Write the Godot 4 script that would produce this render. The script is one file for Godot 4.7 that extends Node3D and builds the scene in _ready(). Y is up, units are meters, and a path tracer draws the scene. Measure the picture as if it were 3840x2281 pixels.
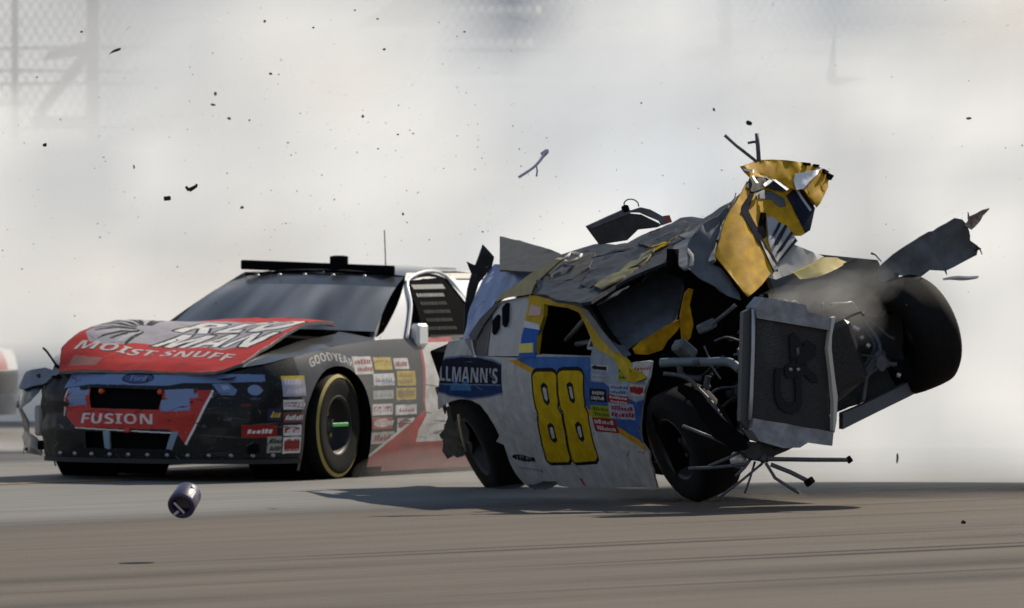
extends Node3D
# A stock car race wreck on an asphalt straight, seen through a long lens. Metres, y up.

var rng := RandomNumberGenerator.new()
var bumps := FastNoiseLite.new()
var M := {}
var used := {}

# ---------------------------------------------------------------- naming and tagging
func numbered(called: String) -> String:
	var n: int = used.get(called, 0)
	used[called] = n + 1
	return called if n == 0 else "%s_%03d" % [called, n]

func tag(o: Node3D, label: String, category: String, group := "", kind := "") -> Node3D:
	if label: o.set_meta("label", label)
	if category: o.set_meta("category", category)
	if group: o.set_meta("group", group)
	if kind: o.set_meta("kind", kind)
	return o

func thing(called: String, label: String, category: String, at := Transform3D(), group := "") -> Node3D:
	var o := Node3D.new()
	o.name = numbered(called)
	add_child(o)
	o.transform = at
	tag(o, label, category, group)
	return o

func part(called: String, mesh: Mesh, mat: Material, parent: Node) -> MeshInstance3D:
	var o := MeshInstance3D.new()
	o.name = called if parent != self else numbered(called)
	o.mesh = mesh
	o.material_override = mat
	parent.add_child(o, true)
	return o

func setting(called: String, mesh: Mesh, mat: Material, kind := "structure") -> MeshInstance3D:
	var o := part(called, mesh, mat, self)
	o.set_meta("kind", kind)
	return o

# ---------------------------------------------------------------- colours and materials
func rgb(r: float, g: float, b: float, a := 1.0) -> Color:   # from 0-255 sRGB
	return Color(r / 255.0, g / 255.0, b / 255.0, a)

func lin(r: float, g: float, b: float) -> Color:             # from real-world reflectance
	return Color(r, g, b).linear_to_srgb()

func grain(freq: float, lo: Color, hi: Color, octaves := 4, side := 512, seed_ := 1) -> NoiseTexture2D:
	var n := FastNoiseLite.new()
	n.seed = seed_
	n.frequency = freq
	n.fractal_octaves = octaves
	n.fractal_gain = 0.6
	var t := NoiseTexture2D.new()
	t.width = side; t.height = side
	t.seamless = true
	t.noise = n
	var g := Gradient.new()
	g.set_color(0, lo); g.set_color(1, hi)
	t.color_ramp = g
	return t

func mat(called: String, c: Color, rough := 0.6, metal := 0.0, tex: Texture2D = null, tri := 0.0) -> StandardMaterial3D:
	var m := StandardMaterial3D.new()
	m.resource_name = called
	m.albedo_color = c
	m.roughness = rough
	m.metallic = metal
	if tex:
		m.albedo_texture = tex
		if tri > 0.0:
			m.uv1_triplanar = true
			m.uv1_scale = Vector3.ONE * tri
	return m

func lacquer(m: StandardMaterial3D, coat := 0.7, rough := 0.12) -> StandardMaterial3D:
	m.clearcoat_enabled = true
	m.clearcoat = coat
	m.clearcoat_roughness = rough
	return m

func grime(m: StandardMaterial3D, seed_: int, scale := 1.2, dark := 0.55) -> StandardMaterial3D:      # road dirt wiped over paint
	m.detail_enabled = true
	m.detail_blend_mode = BaseMaterial3D.BLEND_MODE_MUL
	m.detail_albedo = grain(0.012, Color(dark, dark * 0.97, dark * 0.92), Color(1, 1, 1), 5, 512, seed_)
	m.detail_uv_layer = BaseMaterial3D.DETAIL_UV_2
	m.uv2_triplanar = true
	m.uv2_scale = Vector3.ONE * scale
	return m

# ---------------------------------------------------------------- number lists
func V(a: Array) -> PackedVector2Array:
	var o := PackedVector2Array()
	for i in range(0, a.size(), 2): o.append(Vector2(a[i], a[i + 1]))
	return o

func V3(a: Array) -> Array:
	var o := []
	for i in range(0, a.size(), 3): o.append(Vector3(a[i], a[i + 1], a[i + 2]))
	return o

func table(x: float, t: Array) -> float:      # piecewise smooth lookup, t = [x0, y0, x1, y1, ...] with x falling or rising
	var n := t.size() / 2
	var up: bool = t[2] > t[0]
	for i in n - 1:
		var x0: float = t[2 * i]; var x1: float = t[2 * i + 2]
		if (up and x <= x1) or (not up and x >= x1):
			var k := clampf((x - x0) / (x1 - x0), 0.0, 1.0)
			return lerpf(t[2 * i + 1], t[2 * i + 3], k)
	return t[2 * n - 1]

func box2(x0: float, y0: float, x1: float, y1: float) -> PackedVector2Array:
	return PackedVector2Array([Vector2(x0, y0), Vector2(x1, y0), Vector2(x1, y1), Vector2(x0, y1)])

func disc2(c: Vector2, rx: float, ry: float, n := 24, from := 0.0, to := TAU) -> PackedVector2Array:
	var o := PackedVector2Array()
	for i in n: o.append(c + Vector2(cos(lerpf(from, to, i / float(n))) * rx, sin(lerpf(from, to, i / float(n))) * ry))
	return o

# torn edge: splits every edge and pushes the new points about
func torn(p: PackedVector2Array, step: float, amount: float) -> PackedVector2Array:
	var o := PackedVector2Array()
	for i in p.size():
		var a := p[i]; var b := p[(i + 1) % p.size()]
		var n := maxi(1, int(a.distance_to(b) / step))
		var side := (b - a).orthogonal().normalized()
		for k in n:
			o.append(a.lerp(b, k / float(n)) + (side * rng.randf_range(-amount, amount) if k > 0 else Vector2.ZERO))
	return o

# ---------------------------------------------------------------- mesh tools
func flip_tri(st: SurfaceTool, pts: Array, uvs: Array, flip: bool) -> void:
	for k in ([0, 2, 1] if flip else [0, 1, 2]):
		st.set_uv(uvs[k])
		st.add_vertex(pts[k])

# any outline in a flat domain, cut into cells and carried onto a surface by f(Vector2) -> Vector3
func patch(region: PackedVector2Array, cell: float, f: Callable, uv = null, flip := false, holes := [], smooth := true) -> ArrayMesh:
	var st := SurfaceTool.new()
	st.begin(Mesh.PRIMITIVE_TRIANGLES)
	st.set_smooth_group(0 if smooth else 4294967295)
	var lo := region[0]; var hi := region[0]
	for p in region:
		lo = lo.min(p); hi = hi.max(p)
	var nx := maxi(1, ceili((hi.x - lo.x) / cell)); var ny := maxi(1, ceili((hi.y - lo.y) / cell))
	var d := Vector2((hi.x - lo.x) / nx, (hi.y - lo.y) / ny)
	for i in nx:
		for j in ny:
			var a := lo + Vector2(i * d.x, j * d.y)
			var pieces := [box2(a.x, a.y, a.x + d.x, a.y + d.y)]
			pieces = Geometry2D.intersect_polygons(region, pieces[0])
			for h in holes:
				var left := []
				for q in pieces: left.append_array(Geometry2D.clip_polygons(q, h))
				pieces = left
			for q in pieces:
				var t := Geometry2D.triangulate_polygon(q)
				for k in range(0, t.size(), 3):
					var p0: Vector2 = q[t[k]]; var p1: Vector2 = q[t[k + 1]]; var p2: Vector2 = q[t[k + 2]]
					var area := (p1 - p0).cross(p2 - p0)
					if absf(area) < 1e-9: continue
					var u := [p0, p1, p2] if uv == null else [uv.call(p0), uv.call(p1), uv.call(p2)]
					flip_tri(st, [f.call(p0), f.call(p1), f.call(p2)], u, (area > 0) != flip)
	st.generate_normals()
	return st.commit()

# the same with a thickness: a front, a back and a rim
func slab(region: PackedVector2Array, cell: float, f: Callable, thick: Vector3, uv = null, smooth := true) -> ArrayMesh:
	var st := SurfaceTool.new()
	st.begin(Mesh.PRIMITIVE_TRIANGLES)
	st.append_from(patch(region, cell, f, uv, false, [], smooth), 0, Transform3D())
	st.append_from(patch(region, cell, func(p): return f.call(p) - thick, uv, true, [], smooth), 0, Transform3D())
	var rim := SurfaceTool.new()
	rim.begin(Mesh.PRIMITIVE_TRIANGLES)
	rim.set_smooth_group(4294967295)
	for i in region.size():
		var a := region[i]; var b := region[(i + 1) % region.size()]
		var n := maxi(1, int(a.distance_to(b) / cell))
		for k in n:
			var p: Vector3 = f.call(a.lerp(b, k / float(n))); var q: Vector3 = f.call(a.lerp(b, (k + 1) / float(n)))
			for v in [p, q, q - thick, p, q - thick, p - thick]:
				rim.set_uv(Vector2.ZERO); rim.add_vertex(v)
	rim.generate_normals()
	st.append_from(rim.commit(), 0, Transform3D())
	return st.commit()

# smooth surface through a grid of control points; the domain runs 0..columns-1, 0..rows-1
func through(rows: Array, p: Vector2) -> Vector3:
	var nr := rows.size(); var nc: int = rows[0].size()
	var x := clampf(p.x, 0.0, nc - 1.0); var y := clampf(p.y, 0.0, nr - 1.0)
	var i := mini(int(x), nc - 2); var j := mini(int(y), nr - 2)
	var col := []
	for r in [j - 1, j, j + 1, j + 2]:
		var row: Array = rows[clampi(r, 0, nr - 1)]
		col.append((row[i] as Vector3).cubic_interpolate(row[i + 1], row[maxi(i - 1, 0)], row[mini(i + 2, nc - 1)], x - i))
	return (col[1] as Vector3).cubic_interpolate(col[2], col[0], col[3], y - j)

func tube_into(st: SurfaceTool, path: Array, r: float, sides := 8, caps := true, r_end := -1.0) -> void:
	var rings := []
	var up := Vector3(0.3, 1, 0.2).normalized()
	for i in path.size():
		var d: Vector3 = ((path[mini(i + 1, path.size() - 1)] as Vector3) - path[maxi(i - 1, 0)]).normalized()
		var s := d.cross(up)
		if s.length() < 0.05: s = d.cross(Vector3(1, 0, 0))
		s = s.normalized()
		var t := s.cross(d).normalized()
		var rr := r if r_end < 0.0 else lerpf(r, r_end, i / float(path.size() - 1))
		var ring := []
		for k in sides: ring.append((path[i] as Vector3) + (s * cos(TAU * k / sides) + t * sin(TAU * k / sides)) * rr)
		rings.append(ring)
	for i in rings.size() - 1:
		for k in sides:
			var k2 := (k + 1) % sides
			for v in [rings[i][k], rings[i + 1][k2], rings[i][k2], rings[i][k], rings[i + 1][k], rings[i + 1][k2]]: st.add_vertex(v)
	if caps:
		for e in [0, rings.size() - 1]:
			for k in range(1, sides - 1):
				for v in ([rings[e][0], rings[e][k], rings[e][k + 1]] if e == 0 else [rings[e][0], rings[e][k + 1], rings[e][k]]): st.add_vertex(v)

func tube(path: Array, r: float, sides := 8, r_end := -1.0) -> ArrayMesh:
	var st := begin()
	tube_into(st, path, r, sides, true, r_end)
	return done(st)

func begin(smooth := true) -> SurfaceTool:
	var st := SurfaceTool.new()
	st.begin(Mesh.PRIMITIVE_TRIANGLES)
	st.set_smooth_group(0 if smooth else 4294967295)
	return st

func done(st: SurfaceTool) -> ArrayMesh:
	st.generate_normals()
	return st.commit()

func curve(pts: Array, per := 6) -> Array:      # a smooth path through points
	var o := []
	for i in pts.size() - 1:
		for k in per:
			o.append((pts[i] as Vector3).cubic_interpolate(pts[i + 1], pts[maxi(i - 1, 0)], pts[mini(i + 2, pts.size() - 1)], k / float(per)))
	o.append(pts[-1])
	return o

# bevelled block with its own axes
func block_into(st: SurfaceTool, c: Vector3, half: Vector3, b: Basis = Basis(), bevel := 0.008) -> void:
	var w := minf(bevel, minf(half.x, minf(half.y, half.z)) * 0.5)
	var faces := []
	for ax in 3:
		for s in [-1.0, 1.0]:
			var n := Vector3.ZERO; n[ax] = s
			var u := Vector3.ZERO; u[(ax + 1) % 3] = 1.0
			var v := n.cross(u)
			var hn: float = half[ax]; var hu: float = half[(ax + 1) % 3] - w; var hv: float = absf(half.dot(v.abs())) - w
			faces.append([n * hn - u * hu - v * hv, n * hn + u * hu - v * hv, n * hn + u * hu + v * hv, n * hn - u * hu + v * hv])
	var quad := func(a, b2, c2, d):
		for p in [a, c2, b2, a, d, c2]: st.add_vertex(c + b * p)
	for f in faces: quad.call(f[0], f[1], f[2], f[3])
	for ax in 3:      # edges along each axis
		var a1 := (ax + 1) % 3; var a2 := (ax + 2) % 3
		for s1 in [-1.0, 1.0]:
			for s2 in [-1.0, 1.0]:
				var p := Vector3.ZERO; var q := Vector3.ZERO
				p[a1] = s1 * half[a1]; p[a2] = s2 * (half[a2] - w)
				q[a1] = s1 * (half[a1] - w); q[a2] = s2 * half[a2]
				var e := Vector3.ZERO; e[ax] = half[ax] - w
				if s1 * s2 > 0: quad.call(p - e, p + e, q + e, q - e) if false else quad.call(p + e, p - e, q - e, q + e)
				else: quad.call(p - e, p + e, q + e, q - e)
	for sx in [-1.0, 1.0]:
		for sy in [-1.0, 1.0]:
			for sz in [-1.0, 1.0]:
				var s := Vector3(sx, sy, sz); var i := half - Vector3(w, w, w)
				var t := [s * Vector3(half.x, i.y, i.z), s * Vector3(i.x, half.y, i.z), s * Vector3(i.x, i.y, half.z)]
				if sx * sy * sz > 0: t = [t[0], t[2], t[1]]
				for p in t: st.add_vertex(c + b * p)

func block(c: Vector3, half: Vector3, b: Basis = Basis(), bevel := 0.008) -> ArrayMesh:
	var st := begin(false)
	block_into(st, c, half, b, bevel)
	return done(st)

# profile [radius, along] turned about the axis from a point
func lathe(profile: Array, at: Vector3, axis: Vector3, n := 40, smooth := true, f = null) -> ArrayMesh:
	var st := begin(smooth)
	var u := axis.cross(Vector3.UP)
	if u.length() < 0.1: u = axis.cross(Vector3.RIGHT)
	u = u.normalized()
	var v := u.cross(axis).normalized()
	var at_ := func(i, k):
		var a: float = TAU * k / n
		var q: Vector2 = profile[i]
		var p: Vector3 = at + axis * q.y + (u * cos(a) + v * sin(a)) * q.x
		return p if f == null else f.call(p)
	for i in profile.size() - 1:
		for k in n:
			var p := [at_.call(i, k), at_.call(i, k + 1), at_.call(i + 1, k + 1), at_.call(i + 1, k)]
			var q := [Vector2(k / float(n), i), Vector2((k + 1) / float(n), i), Vector2((k + 1) / float(n), i + 1), Vector2(k / float(n), i + 1)]
			for t in [0, 2, 1, 0, 3, 2]:
				st.set_uv(q[t]); st.add_vertex(p[t])
	return done(st)

# ---------------------------------------------------------------- printed sheets: flat print on paint, in metres
class Print:
	var img: Image
	var x0: float
	var y1: float
	var s: float
	var w: int
	var h: int
	static var faces := {}
	func _init(x0_: float, y0_: float, x1_: float, y1_: float, per_metre: float, base: Color) -> void:
		x0 = x0_; y1 = y1_; s = per_metre
		w = int((x1_ - x0_) * s); h = int((y1_ - y0_) * s)
		img = Image.create(w, h, false, Image.FORMAT_RGBA8)
		img.fill(base)
	func uv(p: Vector2) -> Vector2:
		return Vector2((p.x - x0) * s / w, (y1 - p.y) * s / h)
	func poly(pts: PackedVector2Array, c: Color) -> void:
		var q := PackedVector2Array()
		var lo := 1e9; var hi := -1e9
		for p in pts:
			var t := Vector2((p.x - x0) * s, (y1 - p.y) * s)
			q.append(t); lo = minf(lo, t.y); hi = maxf(hi, t.y)
		for y in range(maxi(0, int(floor(lo))), mini(h - 1, int(ceil(hi))) + 1):
			var xs := []
			var yc := y + 0.5
			for i in q.size():
				var a := q[i]; var b := q[(i + 1) % q.size()]
				if (a.y <= yc) != (b.y <= yc): xs.append(a.x + (yc - a.y) / (b.y - a.y) * (b.x - a.x))
			xs.sort()
			for k in range(0, xs.size() - 1, 2):
				var xa := maxi(0, roundi(xs[k])); var xb := mini(w, roundi(xs[k + 1]))
				if xb > xa: img.fill_rect(Rect2i(xa, y, xb - xa, 1), c)
	func rect(xa: float, ya: float, xb: float, yb: float, c: Color) -> void:
		poly(PackedVector2Array([Vector2(xa, ya), Vector2(xb, ya), Vector2(xb, yb), Vector2(xa, yb)]), c)
	func line(a: Vector2, b: Vector2, t: float, c: Color) -> void:
		var n := (b - a).orthogonal().normalized() * t / 2
		poly(PackedVector2Array([a + n, b + n, b - n, a - n]), c)
	# words filling the box spanned from corner o by r (along the line) and u (up); bend lifts the middle
	func text(words: String, o: Vector2, r: Vector2, u: Vector2, c: Color, serif := false, bend := 0.0) -> void:
		var key := words + str(serif)
		if not faces.has(key):
			var f := SystemFont.new()
			f.font_names = PackedStringArray(["Droid Serif" if serif else "Droid Sans"])
			f.font_weight = 700
			var t := TextMesh.new()
			t.font = f; t.text = words; t.font_size = 64; t.depth = 0.0; t.curve_step = 2.0
			faces[key] = t.get_mesh_arrays()
		var arr: Array = faces[key]
		var vs: PackedVector3Array = arr[Mesh.ARRAY_VERTEX]
		var idx: PackedInt32Array = arr[Mesh.ARRAY_INDEX] if arr[Mesh.ARRAY_INDEX] != null else PackedInt32Array(range(vs.size()))
		var lo := vs[0]; var hi := vs[0]
		for v in vs:
			lo = lo.min(v); hi = hi.max(v)
		for k in range(0, idx.size(), 3):
			var tri := PackedVector2Array()
			for j in 3:
				var v := vs[idx[k + j]]
				var a := (v.x - lo.x) / (hi.x - lo.x); var b := (v.y - lo.y) / (hi.y - lo.y)
				tri.append(o + r * a + u * (b + bend * (1.0 - pow(2.0 * a - 1.0, 2.0))))
			poly(tri, c)
	# a sponsor's sticker too small to read: a ground, and a band of rough lettering
	func sticker(xa: float, ya: float, xb: float, yb: float, ground: Color, ink: Color, rows: int, rg: RandomNumberGenerator, top := Color(0, 0, 0, 0)) -> void:
		var kind := rg.randi_range(0, 3)
		var w0 := xb - xa; var h0 := yb - ya
		var c := Vector2((xa + xb) / 2, (ya + yb) / 2)
		var skew := rg.randf_range(-0.04, 0.04) * h0
		poly(PackedVector2Array([Vector2(xa, ya), Vector2(xb, ya + skew), Vector2(xb, yb), Vector2(xa, yb - skew)]), ground)
		if top.a > 0.0: rect(xa, yb - h0 * 0.22, xb, yb, top)
		var oval := func(rx, ry, col):
			var q := PackedVector2Array()
			for i in 18: q.append(c + Vector2(cos(TAU * i / 18.0) * rx, sin(TAU * i / 18.0) * ry))
			poly(q, col)
		if kind == 0 and rows == 1:
			oval.call(w0 * 0.42, h0 * 0.36, ink)
			oval.call(w0 * 0.34, h0 * 0.24, ground.lerp(ink, 0.25))
		elif kind == 1:
			rect(xa + w0 * 0.06, ya + h0 * 0.28, xb - w0 * 0.06, yb - h0 * 0.25, ink)
		var hh := h0 / (rows * 1.5 + 0.5)
		for r in rows:
			var y := ya + hh * 0.5 + r * hh * 1.5
			var x := xa + w0 * rg.randf_range(0.05, 0.16)
			var to := xb - w0 * rg.randf_range(0.06, 0.2)
			var col: Color = ground if kind == 1 and rows == 1 else ink
			var lean := rg.randf_range(-0.2, 0.5) * hh
			while x < to:
				var step := w0 * rg.randf_range(0.06, 0.16)
				var up := hh * rg.randf_range(0.6, 1.05)
				if kind < 3: poly(PackedVector2Array([Vector2(x, y), Vector2(x + step * 0.74, y), Vector2(x + step * 0.74 + lean, y + up), Vector2(x + lean, y + up)]), col)
				else: poly(PackedVector2Array([Vector2(x, y + hh * 0.2), Vector2(x + step * 0.9, y), Vector2(x + step * 0.6, y + up)]), col)
				x += step
	# scrapes: long thin smears
	func scrapes(x0_: float, y0_: float, x1_: float, y1_: float, c: Color, rg: RandomNumberGenerator, n: int, long: float, slope := 0.1) -> void:
		for i in n:
			var a := Vector2(rg.randf_range(x0_, x1_), rg.randf_range(y0_, y1_))
			var b := a + Vector2(rg.randf_range(0.2, 1.0) * long, rg.randf_range(-slope, slope) * long)
			var t := rg.randf_range(0.001, 0.005)
			poly(PackedVector2Array([a, a.lerp(b, 0.4) + Vector2(0, t), b, a.lerp(b, 0.6) - Vector2(0, t)]), c)
	func dust(amount: float, c: Color, rg: RandomNumberGenerator, n: int, most: float) -> void:
		for i in n:
			var p := Vector2i(rg.randi_range(0, w - 1), rg.randi_range(0, h - 1))
			var q := Vector2i(rg.randi_range(1, int(most)), rg.randi_range(1, 3))
			var o := img.get_pixelv(p)
			img.fill_rect(Rect2i(p, q), o.lerp(c, amount * rg.randf()))
	func done() -> ImageTexture:
		img.generate_mipmaps()
		return ImageTexture.create_from_image(img)

# ---------------------------------------------------------------- setting
const EYE := Vector3(0, 2.0, 60)
const TRACK := Vector3(-0.68, 0, 0.733)          # the way the cars run
const ACROSS := Vector3(0.733, 0, 0.68)          # towards the camera side of the track

func make_camera_and_light() -> void:
	var cam := Camera3D.new()
	cam.name = "camera"
	add_child(cam)
	cam.position = EYE
	cam.look_at(Vector3(0, 1.143, 0))
	cam.fov = 3.83
	cam.near = 1.0
	cam.far = 900.0
	var lens := CameraAttributesPhysical.new()
	lens.frustum_focal_length = 358.9
	lens.frustum_focus_distance = 51.5
	lens.exposure_aperture = 5.6
	cam.attributes = lens
	var sky := ProceduralSkyMaterial.new()
	sky.sky_top_color = Color(0.50, 0.585, 0.70)
	sky.sky_horizon_color = Color(0.945, 0.94, 0.93)
	sky.sky_curve = 0.12
	sky.ground_bottom_color = Color(0.35, 0.33, 0.31)
	sky.ground_horizon_color = Color(0.6, 0.58, 0.56)
	sky.sun_angle_max = 4.0
	sky.energy_multiplier = 0.76
	var e := Environment.new()
	e.background_mode = Environment.BG_SKY
	e.sky = Sky.new()
	e.sky.sky_material = sky
	e.tonemap_mode = Environment.TONE_MAPPER_LINEAR
	e.tonemap_exposure = 1.14
	e.sdfgi_enabled = true
	e.ssao_enabled = true
	e.ssil_enabled = true
	e.volumetric_fog_enabled = true
	e.volumetric_fog_density = 0.0
	var we := WorldEnvironment.new()
	we.name = "world_environment"
	we.environment = e
	add_child(we)
	var sun := DirectionalLight3D.new()
	sun.name = "sun"
	sun.light_energy = 1.6
	sun.light_color = Color(1.0, 0.95, 0.87)
	sun.light_angular_distance = 0.5
	sun.shadow_enabled = true
	add_child(sun)
	sun.look_at_from_position(Vector3(0.52, 0.68, -0.58), Vector3.ZERO)

func make_ground() -> void:
	# one wide sheet to the horizon, its grain drawn out along the way the cars run
	var turn := Basis(TRACK, Vector3.UP, TRACK.cross(Vector3.UP))
	var asphalt := mat("asphalt", Color.WHITE, 0.85, 0.0, grain(0.012, lin(0.080, 0.061, 0.045), lin(0.150, 0.115, 0.086), 5, 1024, 3))
	asphalt.uv1_triplanar = true
	asphalt.uv1_scale = Vector3(0.02, 0.3, 0.42)
	asphalt.detail_enabled = true        # fine grit over the long grain
	asphalt.detail_blend_mode = BaseMaterial3D.BLEND_MODE_MUL
	asphalt.detail_albedo = grain(0.09, Color(0.62, 0.61, 0.6), Color(1, 1, 1), 4, 1024, 71)
	asphalt.detail_uv_layer = BaseMaterial3D.DETAIL_UV_2
	asphalt.uv2_triplanar = true
	asphalt.uv2_scale = Vector3(0.35, 0.3, 0.9)
	var p := PlaneMesh.new()
	p.size = Vector2(900, 900)
	var g := setting("ground", p, asphalt)
	g.transform = Transform3D(turn, Vector3(0, 0, 0))
	# the older grey lane behind the seam, where the cars slide
	var grey := mat("grey_asphalt", Color.WHITE, 0.8, 0.0, grain(0.015, lin(0.09, 0.089, 0.085), lin(0.165, 0.162, 0.155), 5, 512, 9))
	grey.uv1_triplanar = true
	grey.uv1_scale = Vector3(0.03, 0.3, 0.5)
	grey.transparency = BaseMaterial3D.TRANSPARENCY_ALPHA
	grey.vertex_color_use_as_albedo = true
	var rag := FastNoiseLite.new()
	rag.frequency = 0.05
	var st := SurfaceTool.new()
	st.begin(Mesh.PRIMITIVE_TRIANGLES)
	var edges := [0.0, 24.6, 25.1, 25.6, 26.1, 26.6]       # worn thin towards the seam
	for i in 200:
		for k in edges.size() - 1:
			var v := []
			for c in [[i, k], [i + 1, k], [i + 1, k + 1], [i, k + 1]]:
				var x: float = -100.0 + c[0]
				var e: float = edges[c[1]]
				var a := 1.0 if c[1] < 2 else clampf((26.6 - e) / 1.6 + 0.5 * rag.get_noise_2d(x * 2.0, e * 9.0), 0.0, 1.0) * (0.0 if c[1] == edges.size() - 1 else 1.0)
				v.append([Vector3(x, 0, 13.0 - e), a])
			for t in [0, 2, 1, 0, 3, 2]:
				st.set_color(Color(1, 1, 1, v[t][1])); st.set_normal(Vector3.UP); st.add_vertex(v[t][0])
	var lane := setting("road", st.commit(), grey)
	var seam := Vector3(0.0, 0.004, 5.47)
	lane.transform = Transform3D(turn, seam - ACROSS * 13.0)
	# yellow line along the inside of the lane
	var ylw := mat("yellow_paint", rgb(176, 138, 40), 0.7, 0.0, grain(0.05, Color(0.7, 0.7, 0.7), Color.WHITE, 3, 256, 4), 0.5)
	var l := PlaneMesh.new()
	l.size = Vector2(400, 0.12)
	var yl := setting("road_line", l, ylw)
	yl.transform = Transform3D(turn, Vector3(-3.3, 0.008, 1.55) )
	# rubber laid down in long dark streaks that fade at their sides
	rng.seed = 77
	var rubber := mat("rubber_streak", lin(0.05, 0.045, 0.041), 0.85)
	rubber.transparency = BaseMaterial3D.TRANSPARENCY_ALPHA
	rubber.vertex_color_use_as_albedo = true
	for s in [[4.9, 0.06, 0.75, -6.0, 6.0], [6.1, 0.08, 0.5, -20.0, 9.0], [7.0, 0.2, 0.35, -30.0, 2.0], [7.7, 0.10, 0.8, -16.0, 12.0], [7.95, 0.09, 0.65, -9.0, 14.0], [8.6, 0.4, 0.35, -30.0, 30.0], [9.25, 0.10, 0.75, -24.0, 12.0], [9.5, 0.13, 0.85, -14.0, 16.0], [10.1, 0.10, 0.8, -30.0, 8.0], [10.6, 0.5, 0.5, -30.0, 30.0], [11.3, 0.16, 0.7, -24.0, 14.0], [11.8, 0.5, 0.55, -30.0, 30.0]]:
		var a := SurfaceTool.new()
		a.begin(Mesh.PRIMITIVE_TRIANGLES)
		var x0: float = s[3]; var x1: float = s[4]
		var n := 80
		for i in n:
			var v := []
			for k in 2:
				var x := lerpf(x0, x1, (i + k) / float(n))
				var drift: float = sin(x * 0.11 + s[0]) * 0.08
				var ww: float = s[1] * (0.45 + 0.55 * absf(sin(x * 0.23 + s[0] * 2.0)))
				var al: float = s[2] * clampf(minf(x - x0, x1 - x) / 5.0, 0.0, 1.0) * (0.6 + 0.4 * sin(x * 0.7 + s[0] * 5.0))
				for e in [[-ww, 0.0], [0.0, al], [ww, 0.0]]: v.append([Vector3(x, 0, drift + e[0]), e[1]])
			for t in [0, 3, 1, 1, 3, 4, 1, 4, 2, 2, 4, 5]:
				a.set_color(Color(1, 1, 1, v[t][1])); a.set_normal(Vector3.UP); a.add_vertex(v[t][0])
		var mk := setting("tyre_mark", a.commit(), rubber)
		mk.transform = Transform3D(turn, ACROSS * float(s[0]) + Vector3(0, 0.006, 0))

# a bank of tyre smoke: a billowing surface that thins out to nothing at its edges
func smoke_bank(called: String, label: String, c: Vector3, wide: float, high: float, lean: float, relief: float, seed_: int, m: Material, thin: Callable, n := 90) -> void:
	var big := FastNoiseLite.new()
	big.seed = seed_
	big.frequency = 0.15
	big.fractal_octaves = 4
	big.fractal_gain = 0.5
	var hue := FastNoiseLite.new()        # tan dust here, bluish rubber smoke there
	hue.seed = seed_ + 1
	hue.frequency = 0.16
	hue.fractal_octaves = 3
	var st := SurfaceTool.new()
	st.begin(Mesh.PRIMITIVE_TRIANGLES)
	st.set_smooth_group(0)
	var rows := int(n * high / wide * 1.6)
	var f := func(i, j):
		var x: float = (i / float(n) - 0.5) * wide
		var y: float = j / float(rows) * high - 0.15
		var z: float = (big.get_noise_3d(x, y * 1.2, c.z) ) * relief - y * lean
		return Vector3(x, y, z)
	for i in n:
		for j in rows:
			var q := [f.call(i, j), f.call(i + 1, j), f.call(i + 1, j + 1), f.call(i, j + 1)]
			for t in [0, 2, 1, 0, 3, 2]:
				var w: Vector3 = q[t] + c
				var tan_ := smoothstep(0.05, 0.5, hue.get_noise_3dv(w)) * 0.8
				var cool := smoothstep(0.05, 0.5, -hue.get_noise_3dv(w)) * 0.8
				var tint := Color(1, 1, 1).lerp(Color(0.88, 0.81, 0.72), tan_).lerp(Color(0.74, 0.80, 0.90), cool)
				st.set_color(Color(tint.r, tint.g, tint.b, clampf(thin.call(w), 0.0, 1.0)))
				st.add_vertex(q[t])
	st.generate_normals()
	var o := part(called, st.commit(), m, self)
	o.position = c
	tag(o, label, "smoke", "", "stuff")

func fog_puff(called: String, at: Vector3, size: Vector3, density: float, c: Color, turn := 0.0) -> void:
	# nested shells, so that the wisp thins out towards its edge
	var o := Node3D.new()
	o.name = numbered(called)
	add_child(o)
	o.position = at
	o.rotation.z = turn
	tag(o, "", "", "", "stuff")
	var m := FogMaterial.new()
	m.density = density / 3.0
	m.albedo = c
	for k in [1.25, 1.0, 0.75, 0.5, 0.27]:
		var f := FogVolume.new()
		f.name = "puff"
		f.shape = RenderingServer.FOG_VOLUME_SHAPE_ELLIPSOID
		f.size = size * k
		f.material = m
		o.add_child(f, true)
		f.position = Vector3(rng.randf_range(-0.12, 0.12) * size.x, rng.randf_range(-0.12, 0.12) * size.y, rng.randf_range(-0.1, 0.1) * size.z)

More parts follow.
